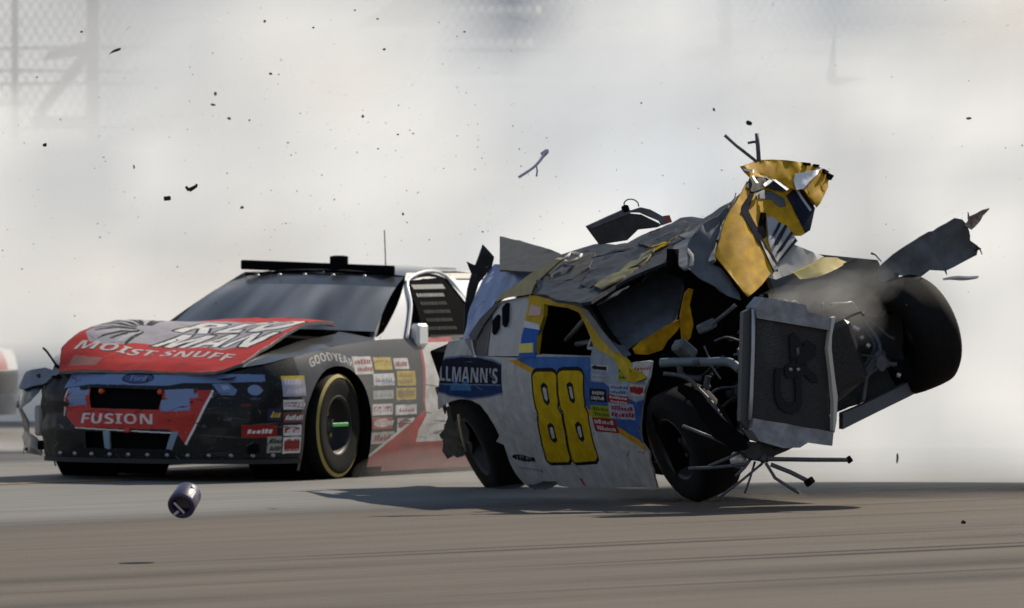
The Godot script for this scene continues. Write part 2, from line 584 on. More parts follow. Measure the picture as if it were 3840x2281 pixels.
func make_smoke() -> void:
	var white := mat("smoke", Color(0.925, 0.94, 0.955), 1.0)
	white.transparency = BaseMaterial3D.TRANSPARENCY_ALPHA
	white.vertex_color_use_as_albedo = true
	white.specular_mode = BaseMaterial3D.SPECULAR_DISABLED
	white.backlight_enabled = true
	white.backlight = Color(1, 1, 1)
	var wisp := FastNoiseLite.new()
	wisp.seed = 5
	wisp.frequency = 0.22
	wisp.fractal_octaves = 4
	# near bank, hugging the road close behind the black car
	smoke_bank("smoke_bank", "low white tyre smoke rolling over the road close behind the two cars", Vector3(0, 0, -5.8), 44, 5.6, -0.22, 2.1, 11, white,
		func(w):
			var body: float = 1.0 - smoothstep(1.0, 4.2, w.y + wisp.get_noise_3dv(w) * 2.2)
			var low: float = 1.0 - smoothstep(-0.06, 0.09, w.y + 0.3 * wisp.get_noise_3dv(w) * 0.15)
			var edge: float = -3.2 - 6.0 * smoothstep(0.66, 1.1, w.y + 0.2 * wisp.get_noise_3dv(w)) + 6.5 * smoothstep(1.5, 2.5, w.y + 0.9 * wisp.get_noise_3dv(w * 0.8)) + 0.35 * wisp.get_noise_3dv(w * 1.3)
			return lerpf(low, body, smoothstep(edge, edge + 0.5, w.x)) * (1.0 - smoothstep(13.0, 20.0, absf(w.x))), 120)
	# bank at the right, behind the wreck's torn front
	smoke_bank("smoke_bank", "white smoke bank on the right, rolling up to the brown asphalt behind the torn wheel", Vector3(9.5, 0, 1.3), 18, 5.0, -0.25, 1.3, 37, white,
		func(w): return (0.25 + 0.75 * smoothstep(-0.05, 0.22, w.y + wisp.get_noise_3dv(w * 2.0) * 0.12)) * (1.0 - smoothstep(1.2, 4.0, w.y + wisp.get_noise_3dv(w) * 2.2)) * smoothstep(1.0, 2.0, w.x + 0.5 * wisp.get_noise_3dv(w)) * (1.0 - smoothstep(14.0, 18.0, w.x)), 80)
	smoke_bank("smoke_bank", "smoke behind the white car's end at the left edge, under the fence", Vector3(-7.5, 0, -13.0), 14, 4.4, -0.2, 1.2, 47, white,
		func(w): return (1.0 - smoothstep(1.4, 2.6, w.y + wisp.get_noise_3dv(w) * 1.2)) * smoothstep(-13.5, -10.0, w.x) * (1.0 - smoothstep(-2.6, -1.0, w.x)), 70)
	smoke_bank("smoke_bank", "thin bright smoke drifting between the catch fence and the grandstand", Vector3(0, 0, -38.0), 120, 9, -0.1, 2.0, 61, white,
		func(w): return (0.86 - 0.22 * wisp.get_noise_3dv(w * 0.5) - 0.8 * exp(-pow((w.x - 0.1) / 0.8, 2)) * smoothstep(2.2, 3.6, w.y)) * (1.0 - smoothstep(45.0, 58.0, absf(w.x))) * (1.0 - smoothstep(5.5, 8.5, w.y)), 100)
	# tall bank up to the fence; thin where the fence and the stand show
	smoke_bank("smoke_bank", "tall white smoke standing behind the low smoke, up to the fence", Vector3(0, 0, -16.0), 80, 8, -0.2, 2.6, 23, white,
		func(w):
			var fence: float = (1.0 - smoothstep(-3.42, -3.18, w.x + 0.1 * wisp.get_noise_3dv(w))) * smoothstep(2.2, 2.7, w.y + 0.3 * wisp.get_noise_3dv(w * 1.7))
			var gap: float = exp(-pow((w.x - 0.05 + 0.9 * wisp.get_noise_3dv(w)) / 0.45, 2)) * smoothstep(2.5, 3.4, w.y)
			var right: float = smoothstep(1.2, 1.8, w.x) * (1.0 - smoothstep(3.0, 4.2, w.x)) * smoothstep(2.6, 3.2, w.y)
			return (1.0 - smoothstep(3.6, 4.9, w.y)) * (1.0 - smoothstep(28.0, 38.0, absf(w.x))) * (1.0 - 0.5 * fence - 0.9 * gap - 0.26 * right), 120)
	# loose wisps: over the radiator, round the tyres, under the cars
	var air := Color(0.97, 0.96, 0.94)
	for s in FOGS: fog_puff("smoke_wisp", Vector3(s[0], s[1], s[2]), Vector3(s[3], s[4], s[5]), s[6], air, s[7])

const FOGS := [
	[-0.35, 0.08, 1.2, 1.0, 0.30, 1.0, 0.28, 0.0], [0.6, 0.02, 4.0, 1.7, 0.16, 0.8, 0.7, 0.0], [1.5, 1.0, 5.98, 0.14, 0.36, 0.2, 1.0, 0.05],
	[1.62, 1.24, 5.7, 0.34, 0.18, 0.3, 1.1, 0.3], [1.85, 1.30, 5.7, 0.42, 0.20, 0.3, 1.0, 0.2], [2.05, 1.33, 5.5, 0.36, 0.24, 0.3, 0.6, 0.5], [2.2, 1.36, 5.5, 0.22, 0.2, 0.3, 0.4, 0.9], [1.95, 1.18, 5.2, 0.4, 0.25, 0.3, 0.7, 0.1], [2.1, 1.12, 5.2, 0.3, 0.34, 0.3, 0.6, 0.4]]

# ---------------------------------------------------------------- stock car body. Local axes: X forward from the front axle, Y up from the road, Z to the car's right
var plan_q := PackedFloat32Array()
var plan_p := PackedVector2Array()

func make_plan() -> void:       # half outline seen from above: (X, distance from the middle), with its running length
	var pts := []
	for i in 25:
		var a := PI / 2 * i / 24.0
		pts.append(Vector2(0.12 + 0.90 * pow(cos(a), 2.0 / 2.8), 1.0 * pow(sin(a), 2.0 / 2.8)))
	for i in range(1, 30):
		var x := 0.12 - i * 0.125
		pts.append(Vector2(x, 1.0 + 0.018 * exp(-pow(x * 3.0, 2)) + 0.018 * exp(-pow((x + 2.79) * 2.2, 2)) - 0.012 * exp(-pow((x + 1.4) * 1.2, 2))))
	for i in range(1, 17):
		var a := PI / 2 * i / 16.0
		pts.append(Vector2(-3.6 - 0.45 * pow(sin(a), 2.0 / 3.2), 1.0 * pow(maxf(cos(a), 0.0), 2.0 / 3.2)))
	var q := 0.0
	for i in pts.size():
		if i > 0: q += (pts[i] as Vector2).distance_to(pts[i - 1])
		plan_q.append(q); plan_p.append(pts[i])

func plan_at(q: float) -> Array:    # [point, outward normal], q > 0 on the car's left
	var a := absf(q)
	var i := 0
	while i < plan_q.size() - 2 and plan_q[i + 1] < a: i += 1
	var k := (a - plan_q[i]) / (plan_q[i + 1] - plan_q[i])
	var p := plan_p[i].lerp(plan_p[i + 1], clampf(k, 0.0, 1.0))
	var d := (plan_p[mini(i + 2, plan_p.size() - 1)] - plan_p[maxi(i - 1, 0)]).normalized()
	var n := Vector2(-d.y, d.x)
	if n.dot(p - Vector2(-1.5, 0.0)) < 0.0: n = -n
	return [p, n]

func q_of_x(x: float) -> float:
	for i in plan_q.size() - 1:
		if plan_p[i + 1].x <= x:
			return lerpf(plan_q[i], plan_q[i + 1], (plan_p[i].x - x) / maxf(plan_p[i].x - plan_p[i + 1].x, 1e-6))
	return plan_q[-1]

func shoulder(x: float) -> float:
	return table(x, [1.02, 0.695, 0.92, 0.70, 0.8, 0.735, 0.5, 0.80, 0.0, 0.87, -0.6, 0.905, -1.5, 0.915, -2.6, 0.945, -3.3, 0.97, -4.1, 0.95])

func crown(x: float) -> float:
	return table(x, [1.02, 0.695, 0.92, 0.70, 0.82, 0.755, 0.5, 0.845, 0.0, 0.93, -0.6, 0.985, -1.5, 0.99, -2.6, 1.0, -3.3, 1.01, -4.1, 0.97])

func inset(x: float, y: float) -> float:
	var t := (y - 0.12) / (shoulder(x) - 0.12)
	var round_ := 0.10 if x > 0.75 else 0.075
	return 0.03 * pow(maxf(0.0, (0.34 - t) / 0.34), 2.0) + round_ * pow(maxf(0.0, (t - 0.55) / 0.45), 2.4)

func flank(p: Vector2, out := 0.0) -> Vector3:        # domain: q round the car, Y
	var a := plan_at(p.x)
	var n: Vector2 = a[1]
	var c: Vector2 = a[0] - n * (inset(a[0].x, p.y) - out)
	return Vector3(c.x, p.y, -c.y * signf(p.x))

func half_width_top(x: float) -> float:
	var best := 0.93
	var q := q_of_x(minf(x + 0.001, 1.0))
	var lo := 0.0; var hi := 5.6
	# the inset shoulder line reaches this X a little later
	for i in 14:
		var m := (lo + hi) / 2
		if flank(Vector2(m, shoulder(plan_at(m)[0].x))).x > x: lo = m
		else: hi = m
	best = absf(flank(Vector2(lo, shoulder(plan_at(lo)[0].x))).z)
	return maxf(best, 0.02)

var top_w := []
func top_half(x: float) -> float:
	if top_w.is_empty():
		for i in 53: top_w.append(half_width_top(0.92 - i * 0.095))
	var k := clampf((0.92 - x) / 0.095, 0.0, 51.999)
	return lerpf(top_w[int(k)], top_w[int(k) + 1], k - int(k))

func topside(p: Vector2) -> Vector3:    # domain: L to the left, X
	var w := top_half(p.y)
	var c := crown(p.y)
	var y := c - (c - shoulder(p.y)) * pow(clampf(absf(p.x) / w, 0.0, 1.0), 2.6)
	return Vector3(p.y, y, -p.x)

func glasshouse(p: Vector2, side: float, out := 0.0) -> Vector3:     # domain: X, Y
	var t := (p.y - 0.91) / 0.43
	return Vector3(p.x, p.y, -side * (lerpf(0.90, 0.635, t) + 0.03 * sin(clampf(t, 0.0, 1.0) * PI) + out))

func wheel(parent: Node3D, at: Vector3, axis: Vector3, m: Dictionary, called := "wheel") -> MeshInstance3D:
	# axis points out of the car
	var tyre := [Vector2(0.20, -0.13), Vector2(0.27, -0.142), Vector2(0.325, -0.135), Vector2(0.347, -0.11), Vector2(0.352, -0.05), Vector2(0.353, 0.0), Vector2(0.352, 0.05), Vector2(0.347, 0.11), Vector2(0.325, 0.135), Vector2(0.27, 0.142), Vector2(0.20, 0.13)]
	var w := part(called, lathe(tyre, at, axis, 48), m.tyre, parent)
	var rim := [Vector2(0.205, -0.125), Vector2(0.195, -0.1), Vector2(0.19, 0.06), Vector2(0.205, 0.128), Vector2(0.19, 0.133), Vector2(0.175, 0.11), Vector2(0.165, 0.04), Vector2(0.10, 0.015), Vector2(0.06, 0.02), Vector2(0.055, 0.06), Vector2(0.001, 0.065)]
	part("rim", lathe(rim, at, axis, 40), m.rim, w)
	if m.has("ring"):
		part("sidewall_ring", lathe([Vector2(0.338, 0.1285), Vector2(0.316, 0.1400)], at, axis, 48), m.ring, w)
	var u := axis.cross(Vector3.UP).normalized()
	for k in 5:
		var a := TAU * k / 5.0 + 0.3
		var d := u * cos(a) + Vector3.UP * sin(a)
		part("wheel_nut", lathe([Vector2(0.016, 0), Vector2(0.016, 0.03), Vector2(0.001, 0.032)], at + d * 0.08 + axis * 0.022, axis, 6, false), m.nut, w)
	return w

func arch(x: float, y0: float, r: float, side: float) -> PackedVector2Array:   # wheel opening in (q, Y)
	var o := PackedVector2Array()
	for i in 21:
		var a := PI * i / 20.0
		o.append(Vector2(side * q_of_x(x + cos(a) * r), y0 + sin(a) * r))
	o.append(Vector2(side * q_of_x(x - r), 0.0))
	o.append(Vector2(side * q_of_x(x + r), 0.0))
	return o

func strip_top(q0: float, q1: float, n: int) -> PackedVector2Array:   # along the shoulder
	var o := PackedVector2Array()
	for i in n + 1:
		var q := lerpf(q0, q1, i / float(n))
		o.append(Vector2(q, shoulder(plan_at(q)[0].x)))
	return o

func hull(q0: float, q1: float, low: float, n := 16) -> PackedVector2Array:
	var o := strip_top(q1, q0, n)
	o.append(Vector2(q0, low)); 
	for i in range(1, n): o.append(Vector2(lerpf(q0, q1, i / float(n)), low))
	o.append(Vector2(q1, low))
	return o

# body, roof, glass, wheels. o holds: body, top, hood prints; hood(Vector2)->Vector3 where the bonnet is bent
func stock_car(c: Node3D, o: Dictionary) -> void:
	var skin: Material = o.skin
	var body_uv: Callable = o.body_uv
	var qa := q_of_x(0.44); var qd := q_of_x(-0.62); var qe := q_of_x(-2.35); var qz: float = plan_q[-1]
	# nose: one piece round the front, from wheel opening to wheel opening
	var nose: PackedVector2Array = o.nose if o.has("nose") else hull(-qa, qa, 0.15, 40)
	var holes: Array = o.get("nose_holes", [])
	part("nose", patch(nose, 0.04, o.get("nose_shape", flank), body_uv, false, holes), o.get("nose_skin", skin), c)
	for side in [-1.0, 1.0]:
		var cuts := [arch(0.0, 0.33, 0.415, side), arch(-2.79, 0.33, 0.41, side)]
		part("fender", patch(hull(side * qa, side * qd, 0.07), 0.05, flank, body_uv, false, cuts), skin, c)
		part("door_panel", patch(hull(side * qd, side * qe, 0.035), 0.08, flank, body_uv, false, cuts), skin, c)
		part("quarter_panel", patch(hull(side * qe, side * qz, 0.10, 30), 0.06, flank, body_uv, false, cuts), o.get("rear_skin", skin), c)
		for x in [0.0, -2.79]:      # dark liners inside the openings
			var liner := lathe([Vector2(0.43, 0.0), Vector2(0.43, -0.45)], flank(Vector2(side * q_of_x(x), 0.33)) * Vector3(1, 1, 0.96), Vector3(0, 0, -side), 32)
			part("wheel_liner", liner, M.black, c)
	# hood, and the fender tops beside it
	var hood := V([-0.60, 0.905, 0.60, 0.905, 0.70, 0.72, 0.69, 0.2, 0.66, -0.5, 0.60, -0.585, -0.60, -0.585, -0.66, -0.5, -0.69, 0.2, -0.70, 0.72])
	var hood_f: Callable = o.get("hood_shape", topside)
	part("hood", slab(hood, 0.07, hood_f, Vector3(0, 0.02, 0), o.get("hood_uv", null)), o.get("hood_skin", skin), c)
	part("engine_bay", patch(box2(-0.7, -0.6, 0.7, 0.86), 0.2, func(p): return topside(p) * Vector3(1, 1, 1) - Vector3(0, 0.05, 0)), M.black, c)
	for side in [-1.0, 1.0]:
		var e := PackedVector2Array()
		for i in 24: e.append(Vector2(side * top_half(0.915 - i * 0.067), 0.915 - i * 0.067))
		for p in V([0.9, -0.62, 0.62, -0.62, 0.665, -0.5, 0.695, 0.2, 0.705, 0.72, 0.605, 0.91]): e.append(Vector2(side * p.x, p.y))
		part("fender_top", patch(e, 0.06, topside, null), o.top_skin, c)
		var b := PackedVector2Array()
		for i in 36: b.append(Vector2(side * top_half(-0.62 - i * 0.0977), -0.62 - i * 0.0977))
		for p in V([0.2, -4.04, 0.0, -4.04, 0.0, -3.3, 0.70, -3.3, 0.80, -2.6, 0.84, -0.62]): b.append(Vector2(side * p.x, p.y))
		part("shoulder_panel", patch(b, 0.08, topside, null), o.top_skin, c)
	# cowl and windshield
	var shield := func(p: Vector2) -> Vector3:     # p.x -1..1 across, p.y 0..1 up
		var bow := 0.17 * p.x * p.x
		return Vector3(lerpf(-0.58, -1.30, p.y) - bow, lerpf(0.965, 1.335, p.y) + 0.05 * sin(p.y * PI) - 0.02 * p.x * p.x, -p.x * lerpf(0.82, 0.625, p.y))
	part("windshield", patch(box2(-1, 0.02, 1, 0.70), 0.1, shield), M.windshield, c)
	part("windshield_banner", patch(box2(-1, 0.70, 1, 1), 0.1, shield), M.banner, c)
	var roof := func(p: Vector2) -> Vector3:        # L, X
		var k := (p.y + 1.9) / 0.75
		return Vector3(p.y - (0.17 * pow(p.x / 0.64, 2) * clampf((p.y + 2.3) / 1.0, 0.0, 1.0)), 1.385 - 0.045 * k * k - 0.04 * pow(absf(p.x) / 0.64, 2.5), -p.x)
	part("roof", patch(box2(-0.645, -2.62, 0.645, -1.30), 0.1, roof), o.roof_skin, c)
	for side in [-1.0, 1.0]:
		var glass := func(p): return glasshouse(p, side)
		part("a_pillar".replace("a_", "front_"), patch(V([-0.58, 0.90, -0.76, 0.955, -1.47, 1.335, -1.62, 1.30, -1.30, 1.20, -0.98, 0.90]), 0.05, glass, null, side > 0), o.pillar_skin, c)
		part("roof_rail", patch(V([-1.40, 1.30, -1.47, 1.338, -2.60, 1.345, -2.72, 1.29]), 0.06, glass, null, side > 0), o.roof_skin, c)
		part("centre_pillar", patch(V([-1.93, 1.305, -2.04, 1.305, -2.22, 0.90, -2.06, 0.90]), 0.06, func(p): return glasshouse(p, side, 0.004), null, side > 0), o.pillar_skin, c)
		part("quarter_window", patch(V([-2.03, 1.295, -2.60, 1.295, -3.02, 0.93, -2.21, 0.93]), 0.08, func(p): return glasshouse(p, side, -0.012), null, side > 0), o.get("quarter_glass", M.windshield), c)
		part("rear_pillar", patch(V([-2.58, 1.30, -2.70, 1.33, -3.55, 0.93, -3.5, 0.9, -2.95, 0.9, -3.0, 0.93]), 0.07, glass, null, side > 0), o.pillar_skin, c)
	var back := func(p: Vector2) -> Vector3:
		return Vector3(lerpf(-2.62, -3.42, p.y), lerpf(1.335, 0.99, p.y) + 0.03 * sin(p.y * PI), -p.x * lerpf(0.63, 0.74, p.y))
	part("rear_window", patch(box2(-1, 0, 1, 1), 0.15, back), M.windshield, c)
	part("deck_lid", patch(box2(-0.74, -4.0, 0.74, -3.38), 0.12, func(p): return topside(p) + Vector3(0, 0.004, 0)), o.top_skin, c)
	# cockpit: floor, dash, seat, and the bars of the cage
	part("floor_pan", block(Vector3(-1.5, 0.22, 0), Vector3(2.3, 0.03, 0.84)), M.black, c)
	part("dashboard", block(Vector3(-0.98, 0.86, 0), Vector3(0.14, 0.06, 0.72)), M.black, c)
	part("seat", block(Vector3(-1.95, 0.75, -0.36), Vector3(0.14, 0.42, 0.24), Basis(Vector3(0, 0, 1), 0.2), 0.05), M.seat, c)
	for side in [-1.0, 1.0]:
		part("roll_bar", tube(curve([Vector3(-0.72, 0.6, side * 0.78), Vector3(-0.85, 0.96, side * 0.76), Vector3(-1.45, 1.28, side * 0.56), Vector3(-2.2, 1.28, side * 0.56), Vector3(-3.1, 0.85, side * 0.55)]), 0.022), M.cage, c)
		part("roll_bar", tube(curve([Vector3(-2.2, 0.25, side * 0.76), Vector3(-2.2, 0.9, side * 0.72), Vector3(-2.2, 1.27, side * 0.56)]), 0.022), M.cage, c)
	part("roll_bar", tube([Vector3(-2.2, 1.28, -0.56), Vector3(-2.2, 1.28, 0.56)], 0.022), M.cage, c)
	part("roll_bar", tube([Vector3(-1.45, 1.28, -0.1), Vector3(-0.85, 0.93, 0.0)], 0.018), M.cage, c)
	for side in [-1.0, 1.0]:
		wheel(c, Vector3(0, 0.353, -side * 0.855), Vector3(0, 0, -side).rotated(Vector3.UP, o.get("steer", 0.0)), o.wheel)
		wheel(c, Vector3(-2.79, 0.353, -side * 0.855), Vector3(0, 0, -side), o.wheel)

func common_materials() -> void:
	M.black = mat("black_void", lin(0.006, 0.006, 0.007), 0.95)
	M.black.metallic_specular = 0.1
	M.rubber = mat("tyre_rubber", Color.WHITE, 0.75, 0.0, grain(0.03, lin(0.005, 0.005, 0.005), lin(0.013, 0.0125, 0.012), 4, 256, 2), 2.0)
	M.rubber.metallic_specular = 0.25
	M.rubber.uv1_triplanar = true
	M.rim_black = mat("painted_steel_rim", lin(0.007, 0.007, 0.0075), 0.55)
	M.steel = mat("bare_steel", lin(0.32, 0.32, 0.33), 0.42, 0.85)
	M.dull_steel = mat("dirty_steel", Color.WHITE, 0.6, 0.4, grain(0.03, lin(0.05, 0.052, 0.055), lin(0.16, 0.165, 0.17), 4, 256, 6), 3.0)
	M.ring = mat("yellow_tyre_lettering", lin(0.36, 0.29, 0.07), 0.75)
	M.cage = mat("grey_roll_cage_paint", lin(0.22, 0.225, 0.23), 0.5)
	M.seat = mat("seat_foam", lin(0.05, 0.05, 0.055), 0.85)
	M.banner = lacquer(mat("black_windshield_banner", lin(0.014, 0.015, 0.018), 0.35), 0.5, 0.2)
	M.windshield = mat("dusty_clear_windshield", Color.WHITE, 0.3, 0.0, grain(0.012, rgb(62, 65, 70, 190), rgb(150, 152, 155, 165), 3, 256, 61))
	M.windshield.uv1_scale = Vector3(0.45, 0.12, 1)
	M.windshield.transparency = BaseMaterial3D.TRANSPARENCY_ALPHA
	M.windshield.metallic_specular = 0.6

func red_car() -> void:
	var f := Vector3(-0.5, 0, 0.866).normalized()
	var c := thing("race_car", "black stock car with buckled red hood and upright black roof strip", "race car", Transform3D(Basis(f, Vector3.UP, f.cross(Vector3.UP)), Vector3(-1.995, 0, 0)), "stock cars in the pile-up")
	rng.seed = 31
	var RED := lin(0.46, 0.036, 0.028)
	var BLK := lin(0.012, 0.0125, 0.013)
	var WHT := lin(0.72, 0.72, 0.72)
	var GREY := lin(0.30, 0.31, 0.33)
	var BLUE := lin(0.15, 0.22, 0.40)
	var YEL := lin(0.62, 0.45, 0.03)
	var DRED := lin(0.30, 0.02, 0.02)
	# print round the body: q runs from the middle of the nose along the car's left side
	var p := Print.new(-1.4, 0.0, 3.9, 1.0, 380.0, BLK)
	p.poly(V([-0.50, 0.60, 0.60, 0.60, 0.57, 0.52, 0.53, 0.43, 0.47, 0.33, 0.43, 0.245, 0.37, 0.32, 0.30, 0.345, -0.34, 0.345, -0.42, 0.35, -0.52, 0.42, -0.54, 0.52]), RED)
	for e in [[-0.335, 0.59, -0.51, 0.58], [0.255, 0.585, 0.50, 0.575], [-0.335, 0.53, -0.51, 0.52], [0.25, 0.54, 0.48, 0.52], [-0.50, 0.635, -0.33, 0.645], [0.27, 0.63, 0.62, 0.635]]: p.line(Vector2(e[0], e[1]), Vector2(e[2], e[3]), 0.010, BLK)
	p.line(Vector2(0.61, 0.60), Vector2(0.53, 0.43), 0.016, WHT); p.line(Vector2(0.53, 0.43), Vector2(0.43, 0.245), 0.016, WHT)
	p.line(Vector2(-0.51, 0.60), Vector2(-0.55, 0.42), 0.012, WHT); p.line(Vector2(-0.42, 0.345), Vector2(0.37, 0.32), 0.008, WHT)
	# painted sky reflection on the lip; chrome-blue printed grille bars and lamps
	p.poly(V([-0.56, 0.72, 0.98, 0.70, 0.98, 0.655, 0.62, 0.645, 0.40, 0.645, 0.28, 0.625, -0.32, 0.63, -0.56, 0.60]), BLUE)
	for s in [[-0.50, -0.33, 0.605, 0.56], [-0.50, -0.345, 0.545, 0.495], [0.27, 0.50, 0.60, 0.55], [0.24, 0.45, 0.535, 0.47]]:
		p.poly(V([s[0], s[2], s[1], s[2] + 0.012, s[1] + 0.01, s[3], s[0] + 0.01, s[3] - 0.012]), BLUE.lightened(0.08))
	p.poly(disc2(Vector2(0.035, 0.672), 0.125, 0.036), BLK); p.poly(disc2(Vector2(0.035, 0.672), 0.115, 0.029), lin(0.05, 0.08, 0.2))
	p.text("Ford", Vector2(-0.03, 0.656), Vector2(0.13, 0), Vector2(0, 0.034), lin(0.25, 0.3, 0.45), true)
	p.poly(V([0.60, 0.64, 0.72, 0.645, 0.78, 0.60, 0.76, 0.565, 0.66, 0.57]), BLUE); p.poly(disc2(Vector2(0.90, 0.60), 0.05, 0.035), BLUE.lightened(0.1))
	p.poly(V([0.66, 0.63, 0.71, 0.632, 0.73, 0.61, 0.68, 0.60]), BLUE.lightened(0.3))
	p.rect(0.80, 0.29, 1.05, 0.375, DRED); p.sticker(0.82, 0.305, 1.04, 0.36, DRED, WHT, 1, rng)
	# contingency stickers on the fender, behind the nose corner
	var st := [
		[1.10, 1.31, 0.555, 0.69, lin(0.42, 0.40, 0.52), lin(0.62, 0.62, 0.66), 2, YEL], [1.10, 1.29, 0.47, 0.535, WHT, DRED, 1, null], [1.10, 1.28, 0.385, 0.455, lin(0.16, 0.05, 0.04), WHT, 1, null],
		[1.10, 1.26, 0.30, 0.37, WHT, DRED, 1, null], [1.10, 1.26, 0.185, 0.295, WHT, DRED, 2, null],
		[0.98, 1.08, 0.40, 0.48, lin(0.03, 0.03, 0.09), YEL, 1, null], [0.98, 1.09, 0.19, 0.30, lin(0.33, 0.33, 0.30), BLK, 2, null]]
	for s in st: p.sticker(s[0], s[2], s[1], s[3], s[4], s[5], s[6], rng, s[7] if s[7] != null else Color(0, 0, 0, 0))
	# stickers behind the front wheel, on the door
	var q0 := q_of_x(-0.40)
	var st2 := [
		[-0.20, 0.05, 0.685, 0.80, WHT, DRED, 2], [0.08, 0.31, 0.71, 0.79, YEL, lin(0.25, 0.17, 0.02), 1], [0.34, 0.53, 0.71, 0.78, WHT, DRED, 1],
		[0.04, 0.32, 0.605, 0.685, WHT, lin(0.1, 0.14, 0.4), 1], [0.36, 0.60, 0.60, 0.695, YEL, lin(0.3, 0.2, 0.02), 2],
		[0.03, 0.30, 0.515, 0.575, lin(0.5, 0.52, 0.54), GREY, 1], [0.34, 0.60, 0.505, 0.585, YEL, lin(0.3, 0.2, 0.02), 2],
		[0.02, 0.29, 0.41, 0.485, WHT, DRED, 1], [0.33, 0.61, 0.405, 0.475, WHT, DRED, 1], [0.02, 0.29, 0.32, 0.395, lin(0.5, 0.1, 0.09), WHT, 1],
		[0.35, 0.58, 0.30, 0.385, WHT, DRED, 1], [0.01, 0.32, 0.22, 0.30, lin(0.45, 0.46, 0.46), DRED, 1]]
	for s in st2: p.sticker(q0 + s[0], s[2], q0 + s[1], s[3], s[4], s[5], s[6], rng)
	p.text("GOODYEAR", Vector2(q0 - 0.70, 0.735), Vector2(0.50, -0.01), Vector2(0.0, 0.055), lin(0.6, 0.6, 0.6), false, 0.9)
	# red sill wedge with its white edge, and the outlined white number on the door
	p.poly(V([q0 - 0.30, 0.0, q0 - 0.05, 0.10, q0 + 0.55, 0.36, q0 + 0.85, 0.50, 3.9, 0.50, 3.9, 0.0]), RED)
	p.line(Vector2(q0 - 0.28, 0.02), Vector2(q0 + 0.56, 0.37), 0.022, WHT)
	for k in 2:
		var g := 0.03 if k == 0 else 0.0
		p.poly(V([q0 + 0.72 - g, 0.50, q0 + 0.76 - g, 0.88 + g, q0 + 1.15 + g, 0.88 + g, q0 + 1.05 + g, 0.22 - g, q0 + 0.62 - g, 0.22 - g, q0 + 0.64 - g, 0.30, q0 + 0.74, 0.40]), RED if k == 0 else WHT)
	# knocks and scrapes about the nose, rubber wiped along the side
	p.scrapes(-0.8, 0.16, 0.95, 0.70, lin(0.012, 0.012, 0.013), rng, 40, 0.16, 0.6)
	p.scrapes(-0.8, 0.16, 0.95, 0.70, lin(0.20, 0.21, 0.24), rng, 16, 0.07, 0.8)
	p.scrapes(0.5, 0.16, 3.4, 0.62, lin(0.09, 0.085, 0.08), rng, 60, 0.4, 0.08)
	for i in 16:
		var o := Vector2(rng.randf_range(-0.55, 0.9), rng.randf_range(0.2, 0.68))
		p.poly(torn(disc2(o, rng.randf_range(0.01, 0.05), rng.randf_range(0.006, 0.022), 9), 0.01, 0.006), [BLK, lin(0.05, 0.06, 0.09), lin(0.16, 0.02, 0.018)][i % 3])
	p.text("FUSION", Vector2(-0.365, 0.375), Vector2(0.56, 0.0), Vector2(0.0, 0.068), lin(0.6, 0.58, 0.58))
	p.dust(0.35, lin(0.32, 0.29, 0.26), rng, 5000, 6)
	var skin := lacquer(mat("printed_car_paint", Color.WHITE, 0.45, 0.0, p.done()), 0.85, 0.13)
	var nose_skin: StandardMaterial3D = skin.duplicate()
	nose_skin.clearcoat = 0.25
	nose_skin.metallic_specular = 0.25
	nose_skin.roughness = 0.55
	grime(skin, 81, 0.9, 0.72)
	# print of the hood: x to the left, y towards the nose
	var h := Print.new(-0.74, -0.62, 0.74, 0.94, 500.0, RED)
	hood_print(h, WHT, BLK, RED)
	var hood_skin := lacquer(mat("printed_hood_paint", Color.WHITE, 0.5, 0.0, h.done()), 0.1, 0.3)
	hood_skin.metallic_specular = 0.25
	grime(hood_skin, 82, 1.0, 0.88)
	var dark := lacquer(mat("black_car_paint", Color.WHITE, 0.4, 0.0, grain(0.02, lin(0.010, 0.011, 0.012), lin(0.024, 0.025, 0.026), 4, 256, 8), 0.6), 0.9, 0.14)
	var pale := lacquer(mat("white_paint_and_highlight", lin(0.78, 0.78, 0.78), 0.3), 0.8, 0.12)  # the white also paints the hot highlight on the front pillars
	var bent := func(v: Vector2) -> Vector3:
		var t := topside(v)
		var along := clampf((0.86 - v.y) / 1.4, 0.0, 1.0)
		var right := smoothstep(-0.05, -0.70, v.x)
		var up := 0.14 * right * sin(PI * pow(clampf((0.88 - v.y) / 1.5, 0.0, 1.0), 0.7)) + 0.055 * smoothstep(0.1, 0.68, v.x) * sin(PI * pow(along, 1.6)) + 0.05 * smoothstep(0.2, 0.9, along) * (1.0 - right)
		return t + Vector3(0, up + 0.012 + 0.012 * bumps.get_noise_2d(v.x * 4.0, v.y * 4.0), 0)
	var knocked := func(v: Vector2) -> Vector3:      # pushed-in nose
		var k := 1.0 - smoothstep(0.75, 1.1, absf(v.x))
		return flank(v, (0.016 * bumps.get_noise_2d(v.x * 3.5 + 3.0, v.y * 4.0) + 0.006 * bumps.get_noise_2d(v.x * 13.0, v.y * 11.0) - 0.02 * exp(-pow((v.y - 0.5 - 0.1 * v.x) / 0.05, 2))) * k)
	# nose outline: the right corner is torn away
	var qa := q_of_x(0.44)
	var nose := strip_top(qa, -0.86, 40)
	for v in V([-0.92, 0.66, -0.95, 0.60, -0.88, 0.545, -0.91, 0.47, -0.84, 0.40, -0.87, 0.33, -0.82, 0.25, -0.84, 0.15]): nose.append(v)
	nose.append_array(V([-0.4, 0.15, 0.0, 0.15, 0.4, 0.15, 0.8, 0.15, 1.0, 0.15]))
	nose.append(Vector2(qa, 0.15))
